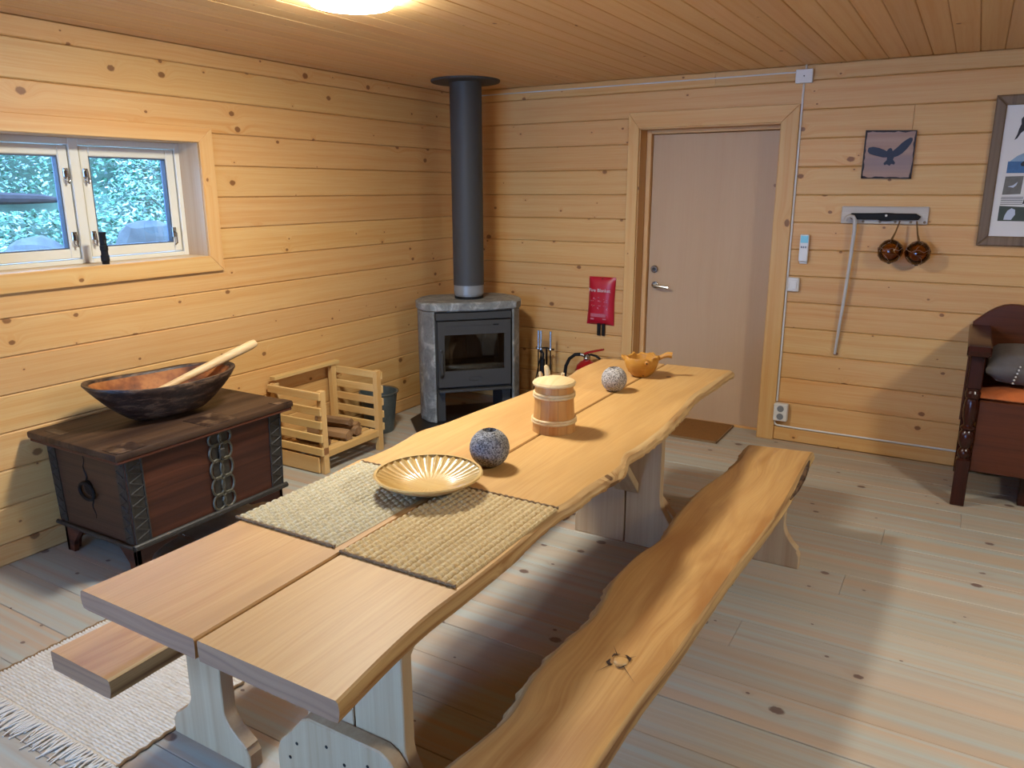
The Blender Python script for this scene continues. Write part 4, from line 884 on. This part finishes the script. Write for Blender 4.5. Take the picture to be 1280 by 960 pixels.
bk = thing('zinc_bucket', 'grey zinc bucket on the floor behind the firewood rack', 'bucket', (0.155, -1.15, 0))
MB().lathe([(0, 0), (0.092, 0), (0.095, 0.01), (0.125, 0.265), (0.132, 0.27), (0.132, 0.278), (0.122, 0.278), (0.092, 0.02), (0, 0.02)], (0, 0, 0), 36).out('pail', 'zinc', bk, False)
MB().lathe([(0, 0.17), (0.108, 0.17), (0.108, 0.16), (0, 0.16)], (0, 0, 0), 30).out('ash_fill', 'black_matt', bk, False)
MB().tube([(0.132 * cos(t), 0.05 * sin(t) * 0.4 + 0.132 * sin(t) * 0.9, 0.272 + 0.008 * abs(sin(t))) for t in [pi * i / 16 for i in range(17)]], 0.004, 6).out('bail_handle', 'chrome', bk, False)

# ------------------------------------------------------------------ stove
sv = thing('wood_stove', 'grey soapstone clad wood stove with a glass door in the corner', 'stove', (0.614, -0.66, 0), radians(45))
Z0 = 0.012
def foot_pts(g=0.0): return [(-0.285 + g, 0.0 + g), (-0.335 + g, 0.05), (-0.36 + g, 0.14), (-0.355 + g, 0.24), (-0.30 + g, 0.36), (-0.23, 0.44 - g), (0.23, 0.44 - g), (0.30 - g, 0.36), (0.355 - g, 0.24), (0.36 - g, 0.14), (0.335 - g, 0.05), (0.285 - g, 0.0 + g)]
top = [(-0.300, -0.005), (-0.345, 0.045), (-0.372, 0.14), (-0.366, 0.245), (-0.31, 0.37), (-0.235, 0.452), (0.235, 0.452), (0.31, 0.37), (0.366, 0.245), (0.372, 0.14), (0.345, 0.045), (0.300, -0.005), (0.15, -0.030), (0.0, -0.038), (-0.15, -0.030)]
tp = MB().prism(top, 'Z', 0.795, 0.855, 0.010)
for v in tp.bm.verts: v.co += Vector((0.004 * noise.noise(v.co * 14), 0.004 * noise.noise(v.co * 14 + Vector((5, 0, 0))), 0.0))
tp.out('top_slab', 'soapstone', sv, False)
ls = [(-0.285, 0.0), (-0.335, 0.05), (-0.36, 0.14), (-0.355, 0.24), (-0.30, 0.36), (-0.23, 0.43), (-0.23, 0.38), (-0.27, 0.32), (-0.305, 0.22), (-0.305, 0.13), (-0.292, 0.06), (-0.275, 0.03), (-0.272, 0.0)]
MB().prism(ls, 'Z', Z0, 0.795, 0.004).out('side_cladding', 'soapstone', sv, False)
MB().prism([(-a, b_) for a, b_ in ls][::-1], 'Z', Z0, 0.795, 0.004).out('side_cladding', 'soapstone', sv, False)
box('back_panel', 'black_matt', sv, -0.24, 0.24, 0.38, 0.40, 0.25, 0.795, world=False)
fb = MB().box(-0.27, -0.255, 0.02, 0.38, 0.26, 0.79).box(0.255, 0.27, 0.02, 0.38, 0.26, 0.79).box(-0.255, 0.255, 0.02, 0.38, 0.775, 0.79).box(-0.27, 0.27, 0.02, 0.38, 0.25, 0.275)
fb.out('firebox', 'steel_dark', sv, False)
for sx in (-0.265, 0.205): box('leg_panel', 'steel_dark', sv, sx, sx + 0.06, 0.03, 0.33, Z0, 0.25, world=False, bev=0.002)
for i in range(4): box('firebrick', 'firebrick', sv, -0.245 + i * 0.1225, -0.125 + i * 0.1225, 0.30, 0.325, 0.40, 0.70, world=False, bev=0.003)
box('log_guard', 'ash', sv, -0.24, 0.24, 0.06, 0.085, 0.375, 0.405, world=False, bev=0.006)
MB().box(-0.24, 0.24, 0.06, 0.30, 0.276, 0.36).out('ash_bed', 'firebrick', sv, False)
box('top_strip', 'steel_dark', sv, -0.265, 0.265, -0.012, 0.03, 0.735, 0.785, world=False, bev=0.004)
dr = MB(); y0, y1 = -0.022, 0.012
for q in ((-0.255, -0.21, 0.27, 0.728), (0.21, 0.255, 0.27, 0.728), (-0.21, 0.21, 0.27, 0.382), (-0.21, 0.21, 0.635, 0.728)): dr.box(q[0], q[1], y0, y1, q[2], q[3])
dr.box(-0.258, 0.258, 0.0, 0.012, 0.268, 0.30); dr.box(-0.2, 0.16, y0 - 0.003, y0, 0.695, 0.698)
do = dr.out('stove_door', 'steel_door', sv, False)
box('pane', 'stove_glass', do, -0.212, 0.212, -0.012, -0.006, 0.38, 0.637, world=False) if False else MB().box(-0.209, 0.209, -0.010, -0.005, 0.383, 0.634).move(Matrix()).out('pane', 'stove_glass', sv, False)
MB().tube([(-0.236, -0.024, 0.52), (-0.236, -0.05, 0.518), (-0.238, -0.056, 0.45), (-0.236, -0.05, 0.37), (-0.236, -0.03, 0.345)], [0.009, 0.011, 0.011, 0.011, 0.008], 10).ball((-0.236, -0.03, 0.53), 0.009, 10, 8).out('door_handle', 'steel_dark', sv, False)
em = MB().tube([(0.0 + 0.05 * cos(t), y0 - 0.001, 0.325 + 0.016 * sin(t)) for t in [2 * pi * i / 28 for i in range(28)]], 0.003, 6, closed=True); em.out('door_emblem', 'steel_dark', sv, False)
MB().box(0.13, 0.17, -0.026, -0.02, 0.692, 0.702, 0.002).out('air_slider', 'black', sv, False)
box('ash_lip', 'steel_dark', sv, -0.255, 0.258, -0.045, 0.02, 0.235, 0.252, world=False, bev=0.003)
hp = tag(MB().prism([(-0.44, 0.16), (-0.44, -0.50), (0.44, -0.50), (0.44, 0.16), (0.25, 0.44), (-0.25, 0.44)], 'Z', 0.0, 0.010, 0.002).move(WM[sv.name]).out('hearth_plate', 'concrete'), 'black hearth plate on the floor under the stove', 'hearth plate')
fp = thing('flue_pipe', 'charcoal grey flue pipe rising from the stove to the ceiling', 'pipe', (0.472, -0.502, 0.855))
PR = 0.107
MB().lathe([(PR, 0.095), (PR, 1.40), (PR + 0.004, 1.44)], (0, 0, 0), 48).out('tube', 'pipe', fp, False)
MB().lathe([(PR - 0.012, 0.0), (PR - 0.010, 0.03), (PR - 0.002, 0.032), (PR - 0.002, 0.095), (PR, 0.096)], (0, 0, 0), 48).out('collar', 'pipe_collar', fp, False)
MB().lathe([(PR - 0.02, 0.001), (PR - 0.006, 0.001), (PR - 0.006, 0.018), (PR - 0.012, 0.018)], (0, 0, 0), 48).out('base_ring', 'black', fp, False)
MB().lathe([(PR, 1.428), (0.225, 1.430), (0.23, 1.436), (0.23, 1.444), (0.1, 1.444)], (0, 0, 0), 56).out('ceiling_flange', 'pipe', fp, False)

# ------------------------------------------------------------------ fire tools, extinguisher, blanket
ts = thing('fire_tool_stand', 'dark fire tool stand against the back wall beside the stove', 'stand', (0.90, -0.13, 0))
MB().lathe([(0, 0), (0.085, 0), (0.085, 0.012), (0.02, 0.02), (0, 0.02)], (0.90, -0.13, 0), 28).out('base', 'black', ts)
MB().tube([(0.90, -0.13, 0.015), (0.90, -0.13, 0.47)], 0.007, 8).out('pole', 'black', ts)
MB().tube([(0.84, -0.13, 0.462), (0.90, -0.13, 0.47), (0.96, -0.13, 0.462)], 0.006, 8).out('hook_bar', 'black', ts)
def tool(x, y, name, label, head):
    t = thing(name, label, 'fire tool', (x, y, 0.05), group='fire tools')
    MB().tube([(x, y, 0.47), (x, y, 0.60)], 0.0085, 10).out('handle', 'chrome', t)
    MB().ball((x, y, 0.465), 0.012, 10, 8).out('collar', 'chrome', t)
    MB().tube([(x, y, 0.46), (x, y, 0.14)], 0.005, 8).out('shaft', 'black', t)
    head(t, x, y)
tool(0.845, -0.155, 'fire_poker', 'fire poker hanging leftmost on the stand with chrome handle', lambda t, x, y: MB().tube([(x, y, 0.14), (x, y, 0.06), (x - 0.03, y, 0.09)], 0.006, 8).out('hook', 'black', t))
tool(0.872, -0.165, 'fire_tongs', 'fire tongs splayed beside the poker on the stand', lambda t, x, y: MB().tube([(x, y, 0.42), (x - 0.05, y, 0.2), (x - 0.065, y, 0.12), (x - 0.04, y, 0.07)], 0.0045, 8).tube([(x, y, 0.42), (x + 0.012, y, 0.2), (x + 0.01, y, 0.1)], 0.0045, 8).out('jaw', 'black', t))
tool(0.945, -0.155, 'ash_shovel', 'ash shovel hanging right on the stand with chrome handle', lambda t, x, y: MB().box(x - 0.045, x + 0.045, y - 0.006, y + 0.004, 0.05, 0.17, 0.003).out('blade', 'black', t))
br_ = thing('hearth_brush', 'black hearth brush hanging in the middle of the stand', 'fire tool', (0.905, -0.165, 0.1), group='fire tools')
MB().tube([(0.885, -0.205, 0.455), (0.90, -0.205, 0.462), (0.912, -0.205, 0.44), (0.905, -0.205, 0.36)], 0.009, 8).out('handle', 'black', br_)
MB().tube([(0.907, -0.205, 0.40), (0.903, -0.205, 0.25), (0.90, -0.205, 0.10)], [0.018, 0.022, 0.026], 12).out('bristles', 'black', br_)

ex = thing('fire_extinguisher', 'red fire extinguisher standing by the back wall behind the table', 'extinguisher', (1.225, -0.125, 0))
MB().lathe([(0, 0.0), (0.078, 0.0), (0.082, 0.02), (0.082, 0.335), (0.074, 0.372), (0.05, 0.398), (0.028, 0.41), (0.022, 0.425), (0, 0.425)], (0, 0, 0), 36).out('cylinder', 'red', ex, False)
MB().lathe([(0.083, 0.12), (0.083, 0.26)], (0, 0, 0), 36).out('label_band', 'white', ex, False)
MB().lathe([(0.024, 0.415), (0.024, 0.45), (0.016, 0.458), (0, 0.46)], (0, 0, 0), 16).tube([(0, 0, 0.44), (-0.045, -0.01, 0.452)], 0.013, 10).ball((0.006, -0.028, 0.432), 0.015, 12, 8).out('valve', 'chrome', ex, False)
MB().prism([(-0.03, 0.455), (0.0, 0.475), (0.125, 0.508), (0.128, 0.497), (0.01, 0.462), (-0.02, 0.448)], 'Y', -0.012, 0.012, 0.002).out('lever', 'red', ex, False)
MB().prism([(0.0, 0.452), (0.03, 0.462), (0.075, 0.455), (0.105, 0.435), (0.100, 0.426), (0.07, 0.443), (0.03, 0.45), (0.0, 0.44)], 'Y', -0.010, 0.010, 0.002).out('grip', 'black', ex, False)
MB().tube([(-0.045, -0.01, 0.452), (-0.085, -0.02, 0.448), (-0.125, -0.03, 0.415), (-0.15, -0.035, 0.36), (-0.158, -0.035, 0.29), (-0.15, -0.04, 0.20), (-0.125, -0.05, 0.12)], 0.0125, 10).out('hose', 'black', ex, False)

def text_mesh(body, size, mat, name, parent, loc, world=True):
    cu = bpy.data.curves.new(name, 'FONT'); cu.body = body; cu.size = size; cu.align_x = 'CENTER'; cu.extrude = 0.0004; cu.offset = 0.0
    to = bpy.data.objects.new(name + '_tmp', cu); COL.objects.link(to); dg = bpy.context.evaluated_depsgraph_get(); dg.update()
    me = bpy.data.meshes.new_from_object(to.evaluated_get(dg)); bpy.data.objects.remove(to)
    me.materials.clear(); me.materials.append(M[mat]); me.transform(Matrix.Rotation(pi / 2, 4, 'X')); me.name = name
    o = bpy.data.objects.new(name, me); COL.objects.link(o); o.parent = parent; o.location = WM[parent.name].inverted() @ Vector(loc); return o
fbk = thing('fire_blanket', 'red fire blanket pouch with white lettering hanging on the back wall', 'fire blanket', (1.278, 0, 0.995))
b = MB()
def pouch(a, c):
    wv = 0.096 + 0.006 * abs(c - 0.5) * 2 + 0.004 * (1 - c); x = 1.278 + (a - 0.5) * 2 * wv - 0.010 * (1 - c); z = 0.655 + 0.342 * c
    bul = (max(0, 1 - (2 * a - 1) ** 4)) * (max(0, 1 - (2 * c - 1) ** 6)) * 0.032 * (0.8 + 0.3 * (1 - c))
    return (x, -0.006 - bul, z)
_, vs = b.grid(pouch, 16, 24)
bk_ = [[b.bm.verts.new((v.co.x, -0.004, v.co.z)) for v in r] for r in vs]
for i in range(16):
    for k in range(24): b.bm.faces.new((bk_[i][k], bk_[i][k + 1], bk_[i + 1][k + 1], bk_[i + 1][k]))
for i in range(16):
    for k in (0, 24): b.bm.faces.new((vs[i][k], vs[i + 1][k], bk_[i + 1][k], bk_[i][k]))
for k in range(24):
    for i in (0, 16): b.bm.faces.new((vs[i][k], bk_[i][k], bk_[i][k + 1], vs[i][k + 1]))
bmesh.ops.recalc_face_normals(b.bm, faces=b.bm.faces[:])
b.out('pouch', 'red_bag', fbk, smooth=60)
text_mesh('Fire Blanket', 0.034, 'white_print', 'lettering', fbk, (1.272, -0.0405, 0.893))
pr = MB(); rr = random.Random(5)
for row in range(2):
    for c_ in range(3):
        cx, cz = 1.222 + 0.048 * c_, 0.835 - 0.055 * row
        for q in range(5):
            dx, dz = rr.uniform(-0.016, 0.012), rr.uniform(-0.016, 0.016); w_, h_ = rr.uniform(0.003, 0.012), rr.uniform(0.002, 0.008)
            pr.box(cx + dx, cx + dx + w_, -0.0425, -0.0385, cz + dz, cz + dz + h_)
for z in (0.734, 0.728, 0.722, 0.716): pr.box(1.206, 1.322, -0.0425, -0.038, z, z + 0.0035)
pr.box(1.206, 1.232, -0.0425, -0.037, 0.695, 0.706); pr.box(1.30, 1.325, -0.0425, -0.037, 0.697, 0.705)
pr.out('printed_pictures', 'pink_print', fbk)
for x in (1.262, 1.298): box('pull_strap', 'black', fbk, x - 0.012, x + 0.012, -0.022, -0.014, 0.578, 0.665, bev=0.002)
MB().prism([(1.281 + 0.007 * cos(t), 0.985 + 0.004 * sin(t)) for t in [2 * pi * i / 12 for i in range(12)]], 'Y', -0.016, -0.004).out('eyelet', 'chrome', fbk)

# ------------------------------------------------------------------ wall decorations
pq = thing('eagle_plaque', 'square wooden plaque with a dark flying eagle on the back wall', 'plaque', (3.024, 0, 1.784))
c4 = [(2.893, 1.655), (3.155, 1.650), (3.157, 1.911), (2.894, 1.921)]
MB().prism(c4, 'Y', -0.022, -0.001, 0.002).out('board', 'plaque', pq)
b = MB(); rr = random.Random(2)
for (p, q) in zip(c4, c4[1:] + c4[:1]):
    p, q = Vector((p[0], 0, p[1])), Vector((q[0], 0, q[1])); inw = (Vector((3.024, 0, 1.785)) - (p + q) / 2).normalized(); n = 14
    up = [p + (q - p) * i / n + inw * rr.uniform(0.004, 0.013) for i in range(n + 1)]; lo = [p + (q - p) * i / n for i in range(n + 1)]
    for i in range(n):
        b.poly([(lo[i].x, -0.0228, lo[i].z), (lo[i + 1].x, -0.0228, lo[i + 1].z), (up[i + 1].x, -0.0228, up[i + 1].z), (up[i].x, -0.0228, up[i].z)], [(0, 1, 2, 3)])
b.out('burnt_edge', 'char', pq, smooth=0)
eg = [(0.000, 0.026), (0.008, 0.028), (0.014, 0.022), (0.018, 0.012), (0.030, 0.022), (0.044, 0.036), (0.058, 0.052), (0.078, 0.068), (0.095, 0.078), (0.106, 0.076), (0.108, 0.064), (0.100, 0.044), (0.084, 0.020), (0.064, -0.002), (0.046, -0.014), (0.028, -0.020), (0.024, -0.032), (0.036, -0.048), (0.032, -0.058), (0.018, -0.054), (0.010, -0.064), (-0.002, -0.056), (-0.016, -0.060), (-0.020, -0.050), (-0.006, -0.034), (-0.006, -0.020), (-0.026, -0.020), (-0.048, -0.014), (-0.070, -0.008), (-0.094, 0.000), (-0.105, 0.014), (-0.102, 0.032), (-0.080, 0.036), (-0.050, 0.030), (-0.026, 0.020), (-0.010, 0.012), (-0.006, 0.020)]
MB().prism([(3.026 + a * 1.06, 1.79 + c * 1.06) for a, c in eg], 'Y', -0.0245, -0.022).out('eagle_silhouette', 'navy', pq)

rk = thing('coat_rack', 'whitewashed board with a black handle rail on the back wall', 'rack', (3.036, 0, 1.447))
MB().box(2.808, 3.266, -0.018, -0.001, 1.398, 1.497, 0.004).out('board', 'white_wood', rk)
hb = [(-0.19, 0.0), (-0.172, 0.020), (-0.06, 0.021), (0.02, 0.024), (0.06, 0.021), (0.165, 0.021), (0.192, 0.004), (0.180, -0.014), (0.06, -0.016), (0.03, -0.022), (-0.01, -0.022), (-0.03, -0.015), (-0.165, -0.016)]
MB().prism([(3.038 + a, 1.438 + c) for a, c in hb], 'Y', -0.048, -0.018, 0.004).out('handle_rail', 'black', rk)
MB().ball((3.052, -0.048, 1.447), 0.007, 12, 8, sc=(1, 0.5, 1)).out('rivet', 'white', rk)
for x in (2.93, 3.02, 3.10, 3.18, 3.25): MB().prism([(x + 0.008 * cos(t), 1.411 + 0.008 * sin(t)) for t in [i * pi / 4 for i in range(8)]], 'Y', -0.0195, -0.018).out('knot', 'frame', rk)
tag(MB().tube([(2.838, -0.062, 1.418), (2.846, -0.062, 1.435), (2.862, -0.062, 1.443), (2.880, -0.062, 1.438), (2.890, -0.058, 1.42), (2.892, -0.05, 1.36), (2.886, -0.045, 1.20), (2.876, -0.04, 1.0), (2.862, -0.03, 0.80), (2.850, -0.02, 0.61)], [0.010, 0.0115, 0.0115, 0.0115, 0.011, 0.011, 0.0105, 0.010, 0.009, 0.008], 10).out('walking_cane', 'cane'), 'pale grey hooked walking cane hanging from the black rail', 'cane')
def net_float(x, z, xs, label, rot):
    t = thing('glass_float', label, 'float', (x, -0.092, z), rot, group='amber glass floats')
    R = 0.0665
    MB().ball((0, 0, 0), R, 28, 18).out('globe', 'amber', t, False, smooth=60)
    MB().ball((0, 0, -R + 0.002), 0.012, 10, 6, sc=(1, 1, 0.6)).out('seal', 'black', t, False)
    b = MB(); q = R + 0.0015
    for k in range(5):
        a = 2 * pi * k / 5; pts = []
        for i in range(7):
            th = 0.15 + 2.7 * i / 6; aa = a + 0.5 * sin(i * 1.57 + 0.4); pts.append((q * sin(th) * cos(aa), q * sin(th) * sin(aa), q * cos(th)))
        b.tube(pts, 0.0018, 5)
    b.tube([(q * sin(1.35) * cos(2 * pi * i / 20), q * sin(1.35) * sin(2 * pi * i / 20), q * cos(1.35) + 0.008 * sin(i * 1.9)) for i in range(20)], 0.0016, 5, closed=True)
    b.out('net', 'net', t, False)
    MB().tube([Matrix.Rotation(-rot, 3, 'Z') @ Vector(p) for p in ((0, 0, R - 0.002), ((xs - x) * 0.5, 0.012, R + 0.04), (xs - x, 0.038, 1.418 - z))], [0.007, 0.0045, 0.004], 8).out('string', 'gold_cord', t, False)
net_float(3.098, 1.249, 3.127, 'amber glass float in a net hanging left under the black rail', 0.5)
net_float(3.238, 1.244, 3.212, 'amber glass float in a net hanging right under the black rail', 2.4)

po = thing('framed_poster', 'large framed bird poster cut by the right edge of the picture', 'picture', (3.98, 0, 1.68))
PX0, PX1, PZ0, PZ1 = 3.515, 4.45, 1.292, 2.072
fw = 0.052
for pts in ([(PX0, PZ1), (PX1, PZ1), (PX1 - fw, PZ1 - fw), (PX0 + fw, PZ1 - fw)], [(PX0, PZ0), (PX0 + fw, PZ0 + fw), (PX1 - fw, PZ0 + fw), (PX1, PZ0)], [(PX0, PZ0), (PX0, PZ1), (PX0 + fw, PZ1 - fw), (PX0 + fw, PZ0 + fw)], [(PX1, PZ0), (PX1 - fw, PZ0 + fw), (PX1 - fw, PZ1 - fw), (PX1, PZ1)]):
    MB().prism(pts, 'Y', -0.028, -0.001, 0.006).out('frame_bar', 'frame', po)
pp = box('sheet', 'paper', po, PX0 + fw - 0.004, PX1 - fw + 0.004, -0.016, -0.006, PZ0 + fw - 0.004, PZ1 - fw + 0.004)
def flat(pts, mat, y=-0.0172, name='print'): return MB().prism(pts, 'Y', y, -0.0158).out(name, mat, pp)
def silhouette(cx, cz, s, mat='print_dark', y=-0.0180): flat([(cx + s * a, cz + s * c) for a, c in ((-0.35, -1.0), (-0.15, -0.85), (0.05, -0.45), (0.35, -0.15), (0.42, 0.35), (0.30, 0.75), (0.38, 1.0), (0.12, 0.95), (-0.05, 0.7), (0.0, 0.3), (-0.12, -0.1), (-0.18, -0.5))], mat, y)
silhouette(3.642, 1.905, 0.062); silhouette(3.80, 1.93, 0.055); silhouette(3.95, 1.91, 0.06); silhouette(4.12, 1.92, 0.055); silhouette(4.28, 1.91, 0.06)
def arch(x0, x1, z0, z1, r):
    return [(x0, z0), (x1, z0)] + [((x0 + x1) / 2 + (x1 - x0) / 2 * cos(t), z1 - r + r * sin(t)) for t in [pi * i / 14 for i in range(15)]]
flat(arch(3.607, 4.36, 1.69, 1.83, 0.12), 'print_sky'); flat([(3.607, 1.675), (4.36, 1.675), (4.36, 1.725), (3.607, 1.735)], 'print_sea', -0.0176)
flat([(3.665, 1.722), (3.675, 1.735), (3.684, 1.735), (3.690, 1.75), (3.698, 1.748), (3.696, 1.73), (3.705, 1.722), (3.70, 1.71), (3.67, 1.71)], 'print_dark', -0.0182)
flat([(3.602, 1.563), (3.685, 1.567), (3.688, 1.66), (3.606, 1.658)], 'print_grey'); flat([(3.622, 1.605), (3.645, 1.612), (3.665, 1.63), (3.66, 1.612), (3.648, 1.60)], 'print_pale', -0.0178)
for z in (1.548, 1.54, 1.532, 1.522, 1.512): flat([(3.60, z), (3.70, z + 0.001), (3.70, z + 0.004), (3.60, z + 0.003)], 'print_dark')
flat([(3.70, 1.515), (3.74, 1.52), (3.76, 1.555), (3.735, 1.56), (3.705, 1.545)], 'print_dark', -0.0178)
flat([(3.598, 1.425), (3.75, 1.425), (3.75, 1.498), (3.598, 1.505)], 'print_green')
flat([(3.625, 1.432), (3.66, 1.432), (3.675, 1.46), (3.672, 1.485), (3.655, 1.493), (3.638, 1.48), (3.628, 1.455)], 'print_pale', -0.0178)
flat([(3.71, 1.563), (3.86, 1.567), (3.86, 1.66), (3.71, 1.658)], 'print_sky'); flat([(3.78, 1.425), (4.0, 1.425), (4.0, 1.545), (3.78, 1.545)], 'print_grey'); flat([(3.88, 1.565), (4.34, 1.565), (4.34, 1.66), (3.88, 1.66)], 'print_green'); flat([(4.03, 1.425), (4.34, 1.425), (4.34, 1.545), (4.03, 1.545)], 'print_sea')

# ------------------------------------------------------------------ settee
se = thing('wooden_settee', 'dark mahogany settee with turned legs at the right by the back wall', 'settee', (4.35, -0.33, 0))
SX0, SX1 = 3.555, 5.15
def turned(cx, name='front_leg'):
    b = MB().box(cx - 0.032, cx + 0.032, -0.656, -0.592, 0, 0.25, 0.004).box(cx - 0.032, cx + 0.032, -0.656, -0.592, 0.625, 0.79, 0.004)
    b.lathe([(0.030, 0.25), (0.024, 0.256), (0.030, 0.268), (0.032, 0.285), (0.026, 0.30), (0.020, 0.308), (0.030, 0.325), (0.038, 0.355), (0.036, 0.385), (0.026, 0.402), (0.034, 0.412), (0.034, 0.42), (0.024, 0.428), (0.022, 0.44), (0.031, 0.47), (0.034, 0.51), (0.032, 0.55), (0.026, 0.568), (0.034, 0.578), (0.036, 0.60), (0.030, 0.612), (0.032, 0.625)], (cx, -0.624, 0), 24)
    b.out(name, 'mahogany_d', se)
turned(3.592); turned(5.11)
for cx in (3.592, 5.11):
    box('back_leg', 'mahogany_d', se, cx - 0.03, cx + 0.03, -0.10, -0.04, 0, 0.84, bev=0.004)
    arm = [(-0.70, 0.80), (-0.712, 0.825), (-0.705, 0.848), (-0.67, 0.858), (-0.40, 0.852), (-0.04, 0.858), (-0.04, 0.812), (-0.40, 0.805), (-0.60, 0.80), (-0.655, 0.785)]
    MB().prism(arm, 'X', cx - 0.052, cx + 0.052, 0.006).out('armrest', 'mahogany_d', se)
    box('side_panel', 'mahogany', se, cx - 0.012, cx + 0.012, -0.592, -0.10, 0.20, 0.803, bev=0.002)
crest = [(SX0, 0.30), (SX1, 0.30), (SX1, 0.87)]
nx = 48
for i in range(nx + 1):
    x = SX1 - (SX1 - SX0) * i / nx; u = (x - SX0) / (SX1 - SX0); d = min(u, 1 - u) * (SX1 - SX0)
    crest.append((x, 0.872 + 0.110 * sin(min(1, d / 0.17) * pi / 2) - 0.05 * (0.5 - 0.5 * cos(pi * min(1, max(0, (d - 0.2) / 0.2)))) + 0.12 * (0.5 - 0.5 * cos(pi * min(1, max(0, (d - 0.42) / 0.36))))))
MB().prism(crest, 'Y', -0.045, -0.012, 0.004).out('back_board', 'mahogany', se)
box('front_rail', 'mahogany', se, 3.624, 5.078, -0.622, -0.596, 0.188, 0.562, bev=0.004); box('seat_board', 'mahogany', se, 3.61, 5.09, -0.596, -0.046, 0.50, 0.53)
box('centre_leg', 'mahogany_d', se, 3.86, 3.93, -0.50, -0.44, 0.0, 0.50, bev=0.004); box('centre_leg', 'mahogany_d', se, 4.78, 4.85, -0.50, -0.44, 0.0, 0.50, bev=0.004); box('stretcher', 'mahogany_d', se, 3.61, 5.09, -0.14, -0.10, 0.06, 0.12, bev=0.003)
def cushion(name, x0, x1, y0, y1, z0, z1, mat, amp, sd):
    b = MB().box(0, 1, 0, 1, 0, 1); bmesh.ops.subdivide_edges(b.bm, edges=b.bm.edges[:], cuts=15, use_grid_fill=True)
    for v in b.bm.verts:
        a, c, h = v.co; e = (max(0.0, 1 - (2 * a - 1) ** 6)) * (max(0.0, 1 - (2 * c - 1) ** 6)); mid = (z0 + z1) / 2
        z = mid + (h - 0.5) * (z1 - z0) * (0.35 + 0.65 * e ** 0.5); q = 0.012 * (1 - (2 * h - 1) ** 2)
        x = x0 + (x1 - x0) * a + (2 * a - 1) * q; y = y0 + (y1 - y0) * c + (2 * c - 1) * q
        n = noise.noise((x * 9, y * 9, z * 14 + sd)) + 0.5 * noise.noise((x * 24, y * 24, z * 30 + sd))
        if h > 0.02: z += amp * n * (0.3 + 0.7 * h)
        v.co = Vector((x, y + amp * n * 0.6, z))
    return b.out(name, mat, smooth=70)
tag(cushion('seat_mattress', 3.63, 5.06, -0.575, -0.06, 0.531, 0.615, 'orange_cloth', 0.010, 1), 'rumpled orange seat mattress on the settee', 'mattress')
gp = tag(cushion('grey_pillow', 3.645, 4.3, -0.545, -0.06, 0.628, 0.79, 'grey_cloth', 0.008, 7), 'large grey linen pillow on the orange mattress', 'pillow')
b = MB()
for i in range(6): b.ball((3.775 - 0.004 * i, -0.566 + 0.002 * abs(i - 3), 0.74 - 0.017 * i), 0.005, 8, 6)
b.out('stitched_dots', 'white', gp)

# ------------------------------------------------------------------ floor textiles
dm = thing('doormat', 'brown coir doormat on the floor in front of the door', 'doormat', (2.06, -0.07, 0))
b = MB(); rr = random.Random(9)
b.grid(lambda a, c: (1.892 + 0.336 * a, -0.285 + 0.425 * c, 0.012 + 0.003 * noise.noise((a * 60, c * 60, 0))), 60, 60); b.box(1.892, 2.228, -0.285, 0.128, 0.0, 0.0105)
b.out('pile', 'coir', dm, smooth=0)
for (x0, x1, y0, y1) in ((1.889, 2.231, -0.29, -0.282), (1.889, 2.231, 0.125, 0.13), (1.889, 1.895, -0.29, 0.13), (2.225, 2.231, -0.29, 0.13)): box('border', 'hem', dm, x0, x1, y0, y1, 0.0, 0.013)
rg = thing('rag_rug', 'cream woven rag rug with fringe under the left bench', 'rug', (1.2, -3.78, 0))
def rugf(a, c):
    x = 0.81 + 0.765 * a; y = -4.0 + 0.455 * c; k = c * 40
    return (x + 0.004 * noise.noise((c * 30, 2, 0)) + 0.02 * (c - 0.5) * 0, y + 0.003 * noise.noise((a * 9, c * 3, 1)), 0.003 + 0.006 * abs(sin(pi * k)) ** 0.7 * (0.7 + 0.3 * sin(a * 160 + 3 * noise.noise((k // 1, 0, 0)))))
b = MB(); b.grid(rugf, 130, 240); b.out('weave', 'rag', rg, smooth=70, kind='stuff')
b = MB(); rr = random.Random(4)
for i in range(46):
    x = 0.815 + 0.76 * i / 45; l_ = rr.uniform(0.05, 0.10); dx = rr.uniform(-0.025, 0.025)
    b.tube([(x, -3.998, 0.006), (x + dx * 0.4, -3.998 - l_ * 0.4, 0.007), (x + dx, -3.998 - l_, 0.003)], [0.0045, 0.004, 0.003], 5)
    b.tube([(x + 0.006, -3.998, 0.006), (x + 0.006 - dx * 0.5, -3.998 - l_ * 0.5, 0.008), (x - dx, -3.998 - l_ * 0.9, 0.003)], [0.004, 0.0035, 0.0025], 5)
b.out('fringe', 'fringe', rg, kind='stuff')
for x in (0.812, 1.574): MB().tube([(x + 0.003 * sin(i * 1.1), -4.0 + 0.455 * i / 60, 0.006) for i in range(61)], 0.005, 6).out('selvedge', 'hem', rg)
